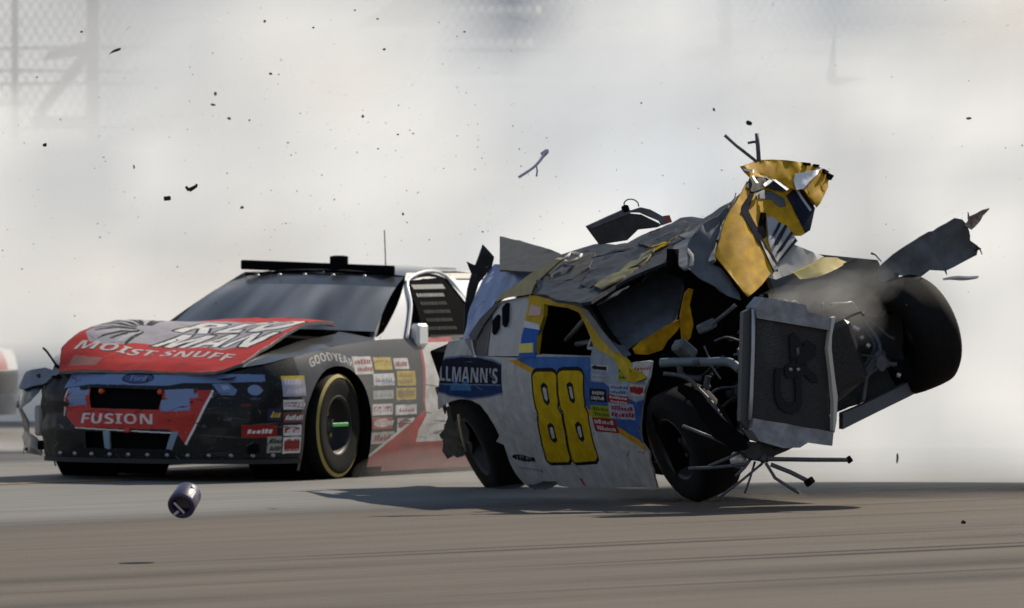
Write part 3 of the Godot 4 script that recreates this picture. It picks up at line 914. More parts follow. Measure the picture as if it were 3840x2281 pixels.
	stock_car(c, {"skin": skin, "body_uv": p.uv, "nose": nose, "nose_shape": knocked, "nose_skin": nose_skin, "nose_holes": [V([-0.30, 0.475, -0.315, 0.61, 0.265, 0.60, 0.235, 0.47]), V([-0.33, 0.215, -0.33, 0.325, 0.36, 0.315, 0.33, 0.215])],
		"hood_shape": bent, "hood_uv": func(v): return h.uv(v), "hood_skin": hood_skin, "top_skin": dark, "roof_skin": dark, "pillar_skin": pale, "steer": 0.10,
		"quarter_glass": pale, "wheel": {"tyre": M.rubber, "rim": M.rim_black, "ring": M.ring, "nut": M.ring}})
	# inside the grille openings
	part("grille_mesh", patch(box2(-0.34, 0.46, 0.29, 0.62), 0.1, func(v): return flank(v, -0.05)), M.black, c)
	part("air_duct", patch(box2(-0.36, 0.2, 0.38, 0.335), 0.1, func(v): return flank(v, -0.07)), M.black, c)
	for s in [[-0.085, -0.06], [0.345, 0.31]]:
		var q: float = s[0] - 0.10 if s[0] < 0.0 else s[0] - 0.01
		part("brake_duct_strip", slab(V([q, 0.33, q + 0.05, 0.33, q + (0.05 if s[0] < 0.0 else 0.0), 0.21, q + (0.01 if s[0] < 0.0 else -0.045), 0.21]), 0.05, func(v): return flank(v, 0.004), Vector3(0.02, 0, 0)), mat("blue_grey_plastic", lin(0.2, 0.27, 0.36), 0.4), c)
	for q in [-0.22, 0.235]:
		part("marker_light", lathe([Vector2(0.017, -0.02), Vector2(0.017, 0.004), Vector2(0.012, 0.01), Vector2(0.001, 0.012)], flank(Vector2(q, 0.585)), Vector3(1, 0, 0), 12), mat("orange_lens", lin(0.6, 0.08, 0.02), 0.3), c)
	part("tow_hook", block(flank(Vector2(0.01, 0.335), 0.01), Vector3(0.015, 0.016, 0.02)), mat("red_hook_paint", lin(0.55, 0.05, 0.03), 0.5), c)
	# splitter with its row of bolts
	part("splitter", slab(PackedVector2Array([Vector2(-0.82, 0), Vector2(qa, 0), Vector2(qa, 1), Vector2(-0.82, 1)]), 0.05, func(v): return flank(Vector2(v.x, 0.15), 0.012 - 0.10 * v.y) + Vector3(0, 0.0, 0), Vector3(0, 0.03, 0)), mat("splitter_board", lin(0.018, 0.018, 0.019), 0.7), c)
	for i in 12:
		var q := -0.58 + i * 0.146
		part("splitter_bolt", lathe([Vector2(0.016, 0.0), Vector2(0.014, 0.01), Vector2(0.001, 0.013)], flank(Vector2(q, 0.175), 0.0), plan_normal(q), 8), M.steel, c)
	# what the torn corner shows: liner, a bent pale panel and a strut
	part("fender_liner", patch(torn(V([-1.42, 0.17, -0.78, 0.17, -0.82, 0.62, -1.0, 0.68, -1.42, 0.78]), 0.08, 0.02), 0.06, func(v): return flank(v, -0.07 + 0.03 * bumps.get_noise_2d(v.x * 9, v.y * 9))), M.black, c)
	var flare := func(v: Vector2) -> Vector3: return flank(v, 0.005 + 0.13 * smoothstep(-0.80, -1.12, v.x) + 0.02 * sin(v.y * 16.0) + 0.025 * bumps.get_noise_2d(v.x * 12, v.y * 12))
	part("torn_bumper_skin", slab(torn(V([-1.10, 0.15, -0.84, 0.15, -0.88, 0.24, -0.98, 0.30, -1.0, 0.46, -0.90, 0.52, -0.86, 0.64, -1.0, 0.68, -1.14, 0.60, -1.06, 0.42, -1.12, 0.30]), 0.07, 0.016), 0.04, flare, Vector3(0.006, 0, 0)), dark, c)
	part("torn_bumper_skin", slab(torn(V([-1.22, 0.60, -1.0, 0.57, -0.80, 0.62, -0.66, 0.69, -0.9, 0.72, -1.1, 0.675]), 0.07, 0.014), 0.04, func(v): return flare.call(v) + Vector3(0.01, 0.01, 0.02), Vector3(0.006, 0, 0)), mat("scuffed_blue_grey_skin", lin(0.14, 0.16, 0.21), 0.5), c)
	part("inner_bumper_foam", block(flank(Vector2(-0.93, 0.38), 0.0), Vector3(0.03, 0.10, 0.03), Basis(), 0.02), mat("pale_foam", lin(0.36, 0.35, 0.33), 0.9), c)
	part("hood_pin", tube([topside(Vector2(-0.66, 0.82)), topside(Vector2(-0.70, 0.80)) + Vector3(0, 0.1, 0.06), topside(Vector2(-0.72, 0.75)) + Vector3(0, 0.11, 0.1)], 0.008), M.black, c)
	# roof strip, camera pod, aerial
	var ry := 1.376
	part("roof_strip", block(Vector3(-1.43, ry - 0.005, 0.035), Vector3(0.02, 0.032, 0.60), Basis(Vector3(1, 0, 0), -0.028)), M.black, c)
	part("camera_pod", slab(disc2(Vector2(0.14, -1.42), 0.06, 0.07, 14), 0.05, func(v): return Vector3(v.y, 1.455 - 2.0 * (v - Vector2(0.14, -1.42)).length_squared(), -v.x), Vector3(0, 0.10, 0)), M.black, c)
	part("aerial", tube([Vector3(-2.1, 1.37, -0.10), Vector3(-2.1, 1.62, -0.09)], 0.004, 5), M.black, c)
	part("roof_flap", slab(box2(-0.42, -2.5, 0.42, -2.0), 0.1, func(v): return Vector3(v.y, 1.388 - 0.05 * absf(v.x) - 0.08 * pow(v.y + 2.2, 2), -v.x), Vector3(0, 0.01, 0)), lacquer(mat("roof_flap_with_sheen", lin(0.4, 0.37, 0.38), 0.5)), c)  # pale colour paints the white reflection along the roof top
	for i in 5:
		var l := -0.42 + i * 0.21
		part("banner_screw", lathe([Vector2(0.014, 0), Vector2(0.010, 0.008), Vector2(0.001, 0.01)], Vector3(-1.205 - 0.17 * pow(l / 0.62, 2), 1.325 - 0.02 * pow(l / 0.62, 2), -l), Vector3(0.6, 0.8, 0), 8), M.steel, c)
	# window net with its ribbons, bright window trim
	var net := func(v): return glasshouse(v, 1.0, 0.01)
	var n := part("window_net", slab(V([-1.36, 1.285, -1.88, 1.305, -2.02, 0.90, -1.28, 0.885, -1.26, 0.99]), 0.06, net, Vector3(0, 0, -0.01), null), M.black, c)
	for i in 7:
		var y := 1.245 - i * 0.055
		var a := -1.40 + 0.012 * i
		var m := part("net_lettering" if i < 5 else "net_ribbon", ribbon_words(a, y, 0.40 if i == 0 else 0.34, 0.022 if i > 0 else 0.03, i == 0), mat("white_net_print", lin(0.28, 0.29, 0.28), 0.9) if i < 2 else mat("grey_net_print", lin(0.022, 0.024, 0.022), 0.95), n)
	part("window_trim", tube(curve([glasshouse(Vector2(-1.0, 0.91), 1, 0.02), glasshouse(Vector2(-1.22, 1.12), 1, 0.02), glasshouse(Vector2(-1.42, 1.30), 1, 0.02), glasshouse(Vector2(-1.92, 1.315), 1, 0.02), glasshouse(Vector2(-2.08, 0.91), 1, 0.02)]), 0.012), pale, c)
	part("pillar_highlight_block", block(glasshouse(Vector2(-1.16, 0.93), 1, 0.03), Vector3(0.07, 0.075, 0.035), Basis(), 0.03), pale, c)  # added white block standing in for the highlight at the pillar base
	part("wheel_tape", block(Vector3(0, 0.36, -1.005), Vector3(0.10, 0.012, 0.004)), mat("green_tape", lin(0.03, 0.35, 0.06), 0.5), c)

func plan_normal(q: float) -> Vector3:
	var n: Vector2 = plan_at(q)[1]
	return Vector3(n.x, 0, -n.y * signf(q if q != 0.0 else 1.0))

func ribbon_words(x: float, y: float, long: float, high: float, solid: bool) -> ArrayMesh:
	var st := begin(false)
	var a := 0.0
	while a < long:
		var w := 0.05 if solid else rng.randf_range(0.014, 0.03)
		var q := [glasshouse(Vector2(x - a, y - high / 2), 1, 0.014), glasshouse(Vector2(x - a - w, y - high / 2), 1, 0.014), glasshouse(Vector2(x - a - w, y + high / 2), 1, 0.014), glasshouse(Vector2(x - a, y + high / 2), 1, 0.014)]
		for t in [0, 2, 1, 0, 3, 2]: st.add_vertex(q[t])
		a += w + (0.002 if solid else 0.012)
	return done(st)

func hood_print(h: Print, WHT: Color, BLK: Color, RED: Color) -> void:
	# lettering band: x to the car's left reads from left to right from the front; y grows towards the nose, so «up» is minus y
	var up := Vector2(0, -1)
	h.poly(V([-0.70, 0.10, -0.64, 0.52, -0.55, 0.62, -0.38, 0.62, -0.22, 0.44, 0.0, 0.40, 0.20, 0.46, 0.42, 0.53, 0.60, 0.40, 0.66, -0.05, 0.62, -0.20, -0.2, -0.36, -0.55, -0.30]), lin(0.34, 0.33, 0.38))
	# dark feather strokes at the left end of the band
	for i in 19:
		var a := lerpf(-0.2, 2.9, i / 18.0)
		var c := Vector2(-0.38, 0.18)
		var d := Vector2(-sin(a), cos(a))
		var s := d.orthogonal() * 0.017
		h.poly(PackedVector2Array([c + d * 0.08 + s, c + d * (0.40 + 0.05 * sin(i * 2.3)) + s * 0.2, c + d * 0.36 - s, c + d * 0.06 - s]), BLK if i % 3 != 1 else lin(0.42, 0.42, 0.46))
	for k in 10:
		var g := Vector2(cos(TAU * k / 8.0), sin(TAU * k / 8.0)) * 0.020 if k < 8 else (Vector2(0.012, 0.016) if k == 8 else Vector2.ZERO)
		var col := BLK if k < 9 else WHT
		h.text("RED", Vector2(-0.22, 0.10) + g, Vector2(0.84, 0.0), up * 0.33 + Vector2(0.05, 0), col)
		h.text("MAN", Vector2(-0.16, 0.47) + g, Vector2(0.74, 0.0), up * 0.33 + Vector2(0.05, 0), col)
	h.scrapes(-0.7, -0.5, 0.7, 0.9, lin(0.10, 0.03, 0.03), rng, 50, 0.3, 0.5)
	h.scrapes(-0.7, -0.5, 0.7, 0.9, lin(0.4, 0.36, 0.36), rng, 25, 0.2, 0.6)
	for k in 2:
		h.text("MOIST SNUFF", Vector2(-0.60, 0.73) + Vector2(0.008, 0.01) * (1 - k), Vector2(1.18, -0.02), up * 0.11, BLK if k == 0 else lin(0.55, 0.5, 0.5), false, 0.5)
	h.rect(-0.56, 0.78, -0.34, 0.86, lin(0.35, 0.16, 0.14))
	h.rect(-0.72, -0.60, 0.72, -0.585, WHT)
	for s in [-1.0, 1.0]: h.poly(V([s * 0.74, -0.62, s * 0.665, -0.62, s * 0.69, 0.4, s * 0.695, 0.72, s * 0.60, 0.94, s * 0.74, 0.94]), WHT if s > 0 else BLK)
	h.dust(0.4, lin(0.25, 0.2, 0.18), rng, 4000, 8)

# ---------------------------------------------------------------- the wrecked car. Local axes as for the other cars; the shape is measured off in its own planes
func wside(p: Vector2, out := 0.0) -> Vector3:      # right flank: X, Y
	var z := 0.0
	if p.y <= 0.5: z = 0.99 - 0.04 * pow((0.5 - p.y) / 0.35, 2)
	elif p.y <= 0.92: z = 0.99 - 0.09 * pow((p.y - 0.5) / 0.42, 2)
	else: z = 0.90 - 0.27 * (p.y - 0.92) / 0.41
	var dent := 0.010 * bumps.get_noise_2d(p.x * 2.2, p.y * 3.0) * smoothstep(0.0, 0.3, absf(p.y - 0.92) + 0.05)
	dent += 0.05 * bumps.get_noise_2d(p.x * 4.0 + 7.0, p.y * 5.0) * smoothstep(-0.75, -0.1, p.x)
	return Vector3(p.x, p.y, z + dent + out)

func wplane(o: Vector3, a: Vector3, b: Vector3, rough := 0.0, fine := 6.0, push := Vector3.ZERO) -> Callable:
	var n := a.cross(b).normalized()
	return func(p: Vector2) -> Vector3:
		return o + a * p.x + b * p.y + n * rough * (bumps.get_noise_2d(p.x * fine, p.y * fine) + 0.5 * bumps.get_noise_2d(p.x * fine * 2.7 + 9.0, p.y * fine * 2.7)) + push

func wreck() -> void:
	var turn := Basis(Vector3(0.38019, -0.01920, 0.92471), Vector3(-0.32357, 0.93385, 0.15242), Vector3(-0.86646, -0.35716, 0.34883)).orthonormalized()
	var c := thing("wrecked_race_car", "white stock car with yellow number 88, rolling with its front end torn off", "race car", Transform3D(turn, Vector3(1.94, 0.282, 5.0)), "stock cars in the pile-up")
	rng.seed = 88
	var WHT := lin(0.50, 0.505, 0.52)
	var BLU := lin(0.045, 0.11, 0.34)
	var YEL := lin(0.58, 0.40, 0.01)
	var ORA := lin(0.60, 0.33, 0.03)
	var BLK := lin(0.014, 0.014, 0.016)
	var GRY := lin(0.26, 0.28, 0.33)
	var DRED := lin(0.30, 0.02, 0.03)
	# ---- flank print
	var p := Print.new(-4.1, -0.15, 0.4, 1.45, 440.0, WHT)
	p.poly(V([-2.199, 0.911, -1.916, 0.931, -1.032, 0.96, -0.882, 1.004, -0.118, 1.038, -0.243, 0.438, -0.386, 0.456, -0.6, 0.531, -0.746, 0.572, -1.127, 0.656, -1.107, 0.875, -1.967, 0.843]), BLU)
	p.poly(V([-2.153, 0.913, -1.916, 0.931, -1.003, 0.961, -0.989, 0.89, -1.906, 0.84]), lin(0.06, 0.16, 0.45))
	p.poly(V([-2.337, 0.894, -2.199, 0.906, -1.875, 0.858, -1.907, 0.829]), ORA)
	p.poly(V([-1.14, 0.696, -1.097, 0.657, -0.742, 0.579, -0.58, 0.538, -0.34, 0.458, -0.376, 0.419, -0.65, 0.504, -0.82, 0.551, -1.155, 0.631]), ORA)
	p.poly(V([-3.102, 0.985, -2.9, 0.898, -3.035, 1.027]), GRY)
	p.poly(V([-1.062, 1.008, -0.919, 1.062, -0.118, 1.038, -0.05, 0.775, -0.321, 0.73, -0.685, 0.793, -0.988, 0.869]), lin(0.30, 0.36, 0.44))
	for k in 3:
		var o: float = [0.016, 0.0, -0.0][k]
		for d in [[[-1.932, 0.82, -1.906, 0.837, -1.86, 0.847, -1.617, 0.856, -1.572, 0.849, -1.552, 0.835, -1.558, 0.678, -1.584, 0.642, -1.55, 0.596, -1.676, 0.298, -1.741, 0.268, -2.077, 0.246, -2.105, 0.261, -1.933, 0.566, -1.922, 0.597, -1.935, 0.626], [-1.803, 0.76, -1.763, 0.775, -1.717, 0.763, -1.715, 0.677, -1.751, 0.658, -1.789, 0.674], [-1.826, 0.507, -1.772, 0.524, -1.74, 0.511, -1.763, 0.43, -1.814, 0.408, -1.847, 0.422]],
			[[-1.527, 0.843, -1.496, 0.861, -1.451, 0.869, -1.206, 0.878, -1.152, 0.871, -1.128, 0.853, -1.131, 0.696, -1.152, 0.666, -1.112, 0.627, -1.222, 0.329, -1.285, 0.3, -1.625, 0.274, -1.647, 0.289, -1.507, 0.592, -1.492, 0.616, -1.522, 0.644], [-1.384, 0.782, -1.342, 0.796, -1.303, 0.784, -1.295, 0.703, -1.325, 0.688, -1.362, 0.7], [-1.367, 0.534, -1.319, 0.551, -1.286, 0.537, -1.309, 0.459, -1.351, 0.439, -1.38, 0.453]]]:
			if k == 0:
				for q in Geometry2D.offset_polygon(V(d[0]), 0.022): p.poly(q, BLK)
			elif k == 1:
				p.poly(V(d[0]), YEL)
				for h in [1, 2]:
					for q in Geometry2D.offset_polygon(V(d[h]), 0.012): p.poly(q, BLK)
			else:
				for h in [1, 2]:
					for q in Geometry2D.offset_polygon(V(d[h]), -0.014): p.poly(q, WHT)
	# oval sponsor panel on the quarter
	p.poly(V([-3.537, 0.83, -3.375, 0.87, -3.121, 0.89, -2.805, 0.896, -2.554, 0.883, -2.435, 0.865, -2.466, 0.687, -2.699, 0.656, -3.028, 0.63, -3.344, 0.632, -3.574, 0.653]), lin(0.012, 0.016, 0.035))
	p.poly(V([-3.534, 0.705, -2.479, 0.739, -2.487, 0.698, -2.693, 0.668, -3.021, 0.642, -3.338, 0.644, -3.553, 0.663]), lin(0.02, 0.05, 0.16))
	p.poly(V([-3.307, 0.714, -3.217, 0.744, -3.145, 0.72, -3.056, 0.751, -2.969, 0.725, -2.967, 0.69, -3.338, 0.677]), lin(0.05, 0.19, 0.42))
	for e in [[[-3.537, 0.835, -3.375, 0.873, -3.121, 0.893, -2.805, 0.899, -2.554, 0.886, -2.435, 0.868], 0.012], [[-2.464, 0.693, -2.696, 0.662, -3.024, 0.636, -3.341, 0.638, -3.571, 0.657], 0.010], [[-3.534, 0.707, -2.984, 0.727, -2.472, 0.743], 0.008]]:
		var q := V(e[0])
		for i in q.size() - 1: p.line(q[i], q[i + 1], e[1], lin(0.16, 0.22, 0.36))
	var a0 := V([-3.754, 0.723, -2.523, 0.749, -3.732, 0.817, -2.523, 0.839])
	p.text("HELLMANN'S", a0[0], a0[1] - a0[0], a0[2] - a0[0], lin(0.42, 0.47, 0.55), false, 0.0)
	var a1 := V([-2.71, 0.221, -2.301, 0.226, -2.614, 0.287])
	p.sticker(a1[0].x, a1[0].y, a1[1].x, a1[2].y, WHT, BLK, 1, rng)
	p.sticker(a1[0].x + 0.03, a1[0].y - 0.07, a1[1].x + 0.05, a1[0].y - 0.03, WHT, lin(0.2, 0.25, 0.3), 1, rng)
	var st := [[[-0.998, 0.89, -0.741, 0.92], lin(0.5, 0.52, 0.55), BLK], [[-1.011, 0.824, -0.767, 0.882], lin(0.28, 0.31, 0.40), WHT], [[-1.032, 0.706, -0.775, 0.784], BLK, WHT], [[-0.766, 0.706, -0.429, 0.759], DRED, WHT], [[-1.05, 0.606, -0.746, 0.684], lin(0.30, 0.34, 0.02), lin(0.1, 0.12, 0.01)],
		[[-1.053, 0.515, -0.689, 0.608], DRED, WHT], [[-0.765, 0.613, -0.385, 0.711], lin(0.34, 0.38, 0.5), DRED], [[-0.721, 0.758, -0.447, 0.824], lin(0.4, 0.43, 0.5), BLU], [[-0.397, 0.772, -0.171, 0.835], lin(0.5, 0.5, 0.5), DRED],
		[[-0.577, 0.841, -0.355, 0.933], lin(0.33, 0.36, 0.03), BLK], [[-0.329, 0.856, -0.11, 0.956], lin(0.55, 0.55, 0.55), lin(0.4, 0.03, 0.06)]]
	for s in st:
		var q := V(s[0])
		p.sticker(minf(q[0].x, q[1].x), minf(q[0].y, q[1].y), maxf(q[0].x, q[1].x), maxf(q[0].y, q[1].y), s[1], s[2], 2, rng)
	p.rect(-1.72, 0.10, -1.68, 0.15, lin(0.5, 0.04, 0.02))
	p.scrapes(-3.6, 0.05, -0.3, 0.9, lin(0.30, 0.30, 0.31), rng, 30, 0.2, 0.3)
	p.scrapes(-1.2, 0.2, 0.0, 0.95, lin(0.05, 0.05, 0.055), rng, 24, 0.14, 0.9)
	p.dust(0.25, lin(0.12, 0.11, 0.10), rng, 9000, 7)
	var skin := lacquer(mat("printed_white_car_paint", Color.WHITE, 0.7, 0.0, p.done()), 0.0, 0.4)
	skin.clearcoat_enabled = false
	skin.metallic_specular = 0.12
	grime(skin, 83, 1.1, 0.80)
	# ---- materials
	var rubber: Material = M.rubber
	var slate := lacquer(mat("scuffed_slate_paint", Color.WHITE, 0.6, 0.0, grain(0.02, lin(0.006, 0.0075, 0.012), lin(0.040, 0.045, 0.058), 5, 512, 12), 0.9), 0.15, 0.35)
	slate.metallic_specular = 0.3
	slate.uv1_scale = Vector3(0.5, 0.9, 2.6)
	var sheetgrey := mat("grey_sheet_metal", Color.WHITE, 0.55, 0.2, grain(0.018, lin(0.045, 0.05, 0.058), lin(0.145, 0.155, 0.172), 5, 256, 14), 1.0)
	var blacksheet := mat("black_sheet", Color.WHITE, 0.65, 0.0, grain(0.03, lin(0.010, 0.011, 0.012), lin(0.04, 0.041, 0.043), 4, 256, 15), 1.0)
	var yellow := lacquer(mat("scraped_yellow_paint", Color.WHITE, 0.6, 0.0, grain(0.014, lin(0.46, 0.25, 0.006), lin(0.88, 0.52, 0.008), 4, 512, 16), 1.1), 0.0, 0.3)
	yellow.metallic_specular = 0.3
	grime(yellow, 84, 1.6, 0.72)
	var yedge := mat("yellow_trim_paint", Color.WHITE, 0.5, 0.0, grain(0.02, lin(0.30, 0.20, 0.01), lin(0.60, 0.40, 0.02), 4, 256, 17), 1.2)
	var tan_ := mat("tan_stripe_paint", Color.WHITE, 0.5, 0.0, grain(0.02, lin(0.24, 0.20, 0.12), lin(0.44, 0.37, 0.2), 4, 256, 18), 1.2)
	# ---- right flank
	part("door_panel", slab(V([-3.361, 0.966, -3.392, 0.892, -3.479, 0.787, -3.539, 0.678, -3.601, 0.59, -3.634, 0.535, -3.491, 0.576, -3.343, 0.607, -3.188, 0.626, -2.996, 0.628, -2.869, 0.603, -2.788, 0.539, -2.741, 0.465, -2.724, 0.401, -2.817, 0.357, -2.722, 0.335, -2.75, 0.239, -2.774, 0.126, -2.759, 0.041, -2.583, 0.055, -2.376, 0.09, -2.141, 0.105, -2.155, 0.07, -1.941, 0.075, -0.469, 0.159, -0.385, 0.291, -0.343, 0.408, -0.375, 0.469, -0.308, 0.593, -0.238, 0.7, -0.133, 0.793, -0.064, 0.882, -0.109, 0.959, -0.313, 0.959, -0.486, 0.934, -0.685, 0.971, -0.888, 1.013, -1.028, 1.024, -1.032, 0.96, -1.803, 0.945, -2.153, 0.913, -2.9, 0.898, -3.016, 0.997]), 0.06, wside, Vector3(0, 0, 0.012), p.uv), skin, c)
	part("quarter_window", slab(V([-2.896, 0.935, -2.916, 0.99, -2.845, 1.074, -2.646, 1.201, -2.186, 1.245, -2.139, 1.114, -2.155, 0.922, -2.874, 0.899]), 0.08, func(v): return wside(v, -0.012), Vector3(0, 0, 0.006)), mat("greyed_window_plastic", Color.WHITE, 0.35, 0.0, grain(0.02, lin(0.13, 0.145, 0.17), lin(0.25, 0.27, 0.30), 3, 256, 21), 1.0), c)
	for s in [[-2.71, 1.098, -2.662, 1.129, -2.622, 1.126, -2.587, 1.061, -2.625, 1.024, -2.672, 1.038], [-2.596, 1.172, -2.551, 1.198, -2.508, 1.194, -2.46, 1.105, -2.474, 1.069, -2.526, 1.083]]:
		part("window_vent", slab(V(s), 0.1, func(v): return wside(v, 0.002), Vector3(0, 0, 0.02)), M.black, c)
	part("window_edge", slab(V([-3.009, 0.987, -2.916, 0.99, -2.839, 1.074, -2.642, 1.203, -2.679, 1.212, -2.902, 1.112, -3.05, 1.012]), 0.08, func(v): return wside(v, 0.0), Vector3(0, 0, 0.01)), slate, c)
	part("window_vent", slab(V([-2.916, 0.99, -2.838, 1.072, -2.754, 1.127, -2.727, 1.037, -2.696, 0.905, -2.874, 0.899]), 0.1, func(v): return wside(v, -0.008), Vector3(0, 0, 0.01)), slate, c)
	var post := part("centre_pillar", slab(V([-2.184, 1.251, -1.963, 1.249, -1.899, 1.141, -1.923, 1.046, -1.889, 0.937, -2.154, 0.918, -2.18, 1.093, -2.165, 1.184]), 0.06, func(v): return wside(v, 0.004), Vector3(0, 0, 0.03)), yedge, c)
	var blu := mat("blue_car_paint", lin(0.03, 0.10, 0.36), 0.7)
	blu.metallic_specular = 0.1
	yedge.metallic_specular = 0.12
	tan_.metallic_specular = 0.15
	part("blue_band", slab(V([-2.144, 1.094, -1.903, 1.081, -1.926, 1.041, -1.886, 0.932, -2.148, 0.919, -2.172, 1.043]), 0.06, func(v): return wside(v, 0.007), Vector3(0, 0, 0.01)), blu, post)
	part("pillar_sticker", slab(V([-2.177, 0.993, -1.964, 1.005, -1.932, 0.956, -2.152, 0.946]), 0.1, func(v): return wside(v, 0.010), Vector3(0, 0, 0.004)), mat("yellow_sticker", lin(0.5, 0.42, 0.02), 0.5), post)
	part("pillar_sticker", slab(V([-2.166, 1.119, -1.928, 1.101, -1.9, 1.076, -2.168, 1.083]), 0.1, func(v): return wside(v, 0.010), Vector3(0, 0, 0.004)), mat("pale_sticker", lin(0.4, 0.44, 0.5), 0.5), post)
	part("pillar_sticker", slab(V([-2.124, 1.205, -1.961, 1.19, -1.947, 1.15, -2.122, 1.145]), 0.1, func(v): return wside(v, 0.008), Vector3(0, 0, 0.004)), mat("pink_sticker", lin(0.42, 0.26, 0.24), 0.5), post)
	part("window_frame", slab(V([-1.97, 1.251, -1.534, 1.233, -1.293, 1.206, -1.125, 1.144, -0.966, 1.09, -0.744, 1.018, -0.585, 0.974, -0.406, 0.922, -0.476, 0.903, -0.685, 0.971, -0.911, 1.003, -1.008, 1.024, -1.153, 1.104, -1.328, 1.183, -1.516, 1.204, -1.933, 1.212]), 0.05, func(v): return wside(v, 0.010), Vector3(0, 0, 0.03)), yedge, c)
	part("front_pillar", slab(V([-1.347, 1.222, -1.2, 1.201, -0.949, 1.11, -0.699, 1.039, -0.485, 0.977, -0.564, 0.965, -0.919, 1.062, -1.128, 1.134]), 0.06, func(v): return wside(v, 0.012), Vector3(0, 0, 0.05)), sheetgrey, c)
	part("pillar_trim", slab(V([-0.617, 1.002, -0.485, 0.977, -0.274, 0.916, -0.127, 0.879, -0.243, 0.859, -0.388, 0.88, -0.512, 0.928]), 0.06, func(v): return wside(v, 0.03), Vector3(0, 0, 0.03)), yedge, c)
	part("roof_rail", slab(V([-2.713, 1.207, -2.482, 1.235, -2.13, 1.263, -1.97, 1.251, -1.534, 1.233, -1.293, 1.206, -1.292, 1.238, -1.411, 1.274, -1.785, 1.294, -2.092, 1.298, -2.386, 1.278]), 0.05, func(v): return wside(v, 0.012), Vector3(0, 0, 0.04)), slate, c)
	part("roof_stripe", slab(V([-2.712, 1.205, -2.617, 1.252, -2.407, 1.31, -2.202, 1.373, -1.859, 1.457, -1.761, 1.456, -1.961, 1.379, -2.103, 1.316, -2.13, 1.263, -2.482, 1.235]), 0.05, func(v): return wside(v, 0.02), Vector3(0, 0, 0.03)), tan_, c)
	part("window_net", slab(V([-1.281, 1.001, -1.214, 1.082, -1.141, 1.084, -0.955, 1.002, -0.974, 0.962, -1.236, 0.953]), 0.05, func(v): return wside(v, -0.10), Vector3(0, 0, 0.01)), blacksheet, c)

	var zs := V([-1.248, 0.973, -1.193, 1.073, -1.021, 0.99, -1.126, 1.085, -0.922, 0.973])
	for k in [[0, 1], [1, 2], [0, 4]]:
		part("roll_bar", tube([wside(zs[k[0]], -0.08), wside(zs[k[1]], -0.08)], 0.012, 6), mat("pale_roll_cage_paint", lin(0.30, 0.31, 0.33), 0.5), c)
	# ---- tail: deck in blue, spoiler and its end, torn black bumper
	var deck := wplane(Vector3(-3, 1.1, 0.7), Vector3(1, 0, 0), Vector3(0, 0.66, -0.75), 0.012, 5.0)
	var dp := Print.new(-1.4, -0.8, 1.2, 1.2, 220.0, lin(0.07, 0.13, 0.32))
	for i in 60:
		var q := Vector2(rng.randf_range(-1.0, 0.6), rng.randf_range(0.0, 0.6))
		var w := rng.randf_range(0.02, 0.07)
		dp.poly(PackedVector2Array([q, q + Vector2(w, 0.02), q + Vector2(w * 1.3, w), q + Vector2(0.01, w * 0.8)]), [lin(0.42, 0.5, 0.62), lin(0.03, 0.06, 0.17), lin(0.14, 0.25, 0.5)][i % 3])
	part("deck_lid", slab(V([-0.173, -0.189, -0.223, -0.11, -0.312, 0.035, -0.34, 0.223, -0.261, 0.347, 0.001, 0.365, 0.331, 0.349, 0.438, 0.323, 0.28, 0.231, 0.06, 0.096, -0.056, -0.076, -0.082, -0.185]), 0.06, deck, Vector3(0, 0.02, 0), dp.uv), lacquer(mat("printed_blue_deck", Color.WHITE, 0.4, 0.0, dp.done()), 0.5, 0.2), c)
	var aft := wplane(Vector3(-4.0, 0, 0), Vector3(0, 0, 1), Vector3(0, 1, 0), 0.015, 4.0)
	var spoiler := wplane(Vector3(-3.6, 0, 0), Vector3(0, 0, 1), Vector3(0, 1, 0), 0.012, 4.0)
	part("spoiler_end", slab(torn(V([0.522, 0.851, 0.456, 1.014, 0.391, 1.119, 0.331, 1.199, 0.339, 1.286, 0.313, 1.26, 0.29, 1.242, 0.194, 1.348, 0.152, 1.247, 0.191, 1.184, 0.306, 1.125, 0.405, 1.007, 0.491, 0.859]), 0.12, 0.006), 0.06, aft, Vector3(0.012, 0, 0)), blacksheet, c)
	part("roof_flap", slab(V([0.04, 2.726, 0.113, 2.106, 0.2, 1.474, 0.272, 1.127, 0.489, 0.763, 0.545, 1.064, 0.552, 1.556]), 0.08, wplane(Vector3(-1.35, 1.345, 0), Vector3(0, 0, 1), Vector3(-1, 0, 0), 0.005, 4.0), Vector3(0, 0.012, 0)), blacksheet, c)
	part("torn_rear_bumper", slab(torn(V([-3.644, 0.531, -3.414, 0.529, -3.303, 0.509, -3.384, 0.433, -3.444, 0.31, -3.545, 0.183, -3.638, 0.2, -3.814, 0.165, -4.003, 0.146, -4.039, 0.202, -3.956, 0.297, -3.783, 0.4, -3.668, 0.459]), 0.06, 0.012), 0.04, func(v): return wside(v, -0.06 + 0.04 * bumps.get_noise_2d(v.x * 8, v.y * 8)), Vector3(0, 0, 0.012)), blacksheet, c)
	part("torn_rear_bumper", slab(torn(V([-3.716, 0.659, -3.539, 0.678, -3.628, 0.551, -3.677, 0.484, -3.682, 0.548, -3.703, 0.623]), 0.05, 0.008), 0.04, func(v): return wside(v, -0.05), Vector3(0, 0, 0.012)), mat("rusty_edge", lin(0.07, 0.035, 0.03), 0.8), c)
	var edge := V([-3.304, 0.515, -3.338, 0.449, -3.383, 0.354, -3.439, 0.256])
	part("bent_rod", tube([wside(edge[0]), wside(edge[1]), wside(edge[2]), wside(edge[3])], 0.010, 6), mat("pale_worn_edge", lin(0.45, 0.38, 0.22), 0.5), c)
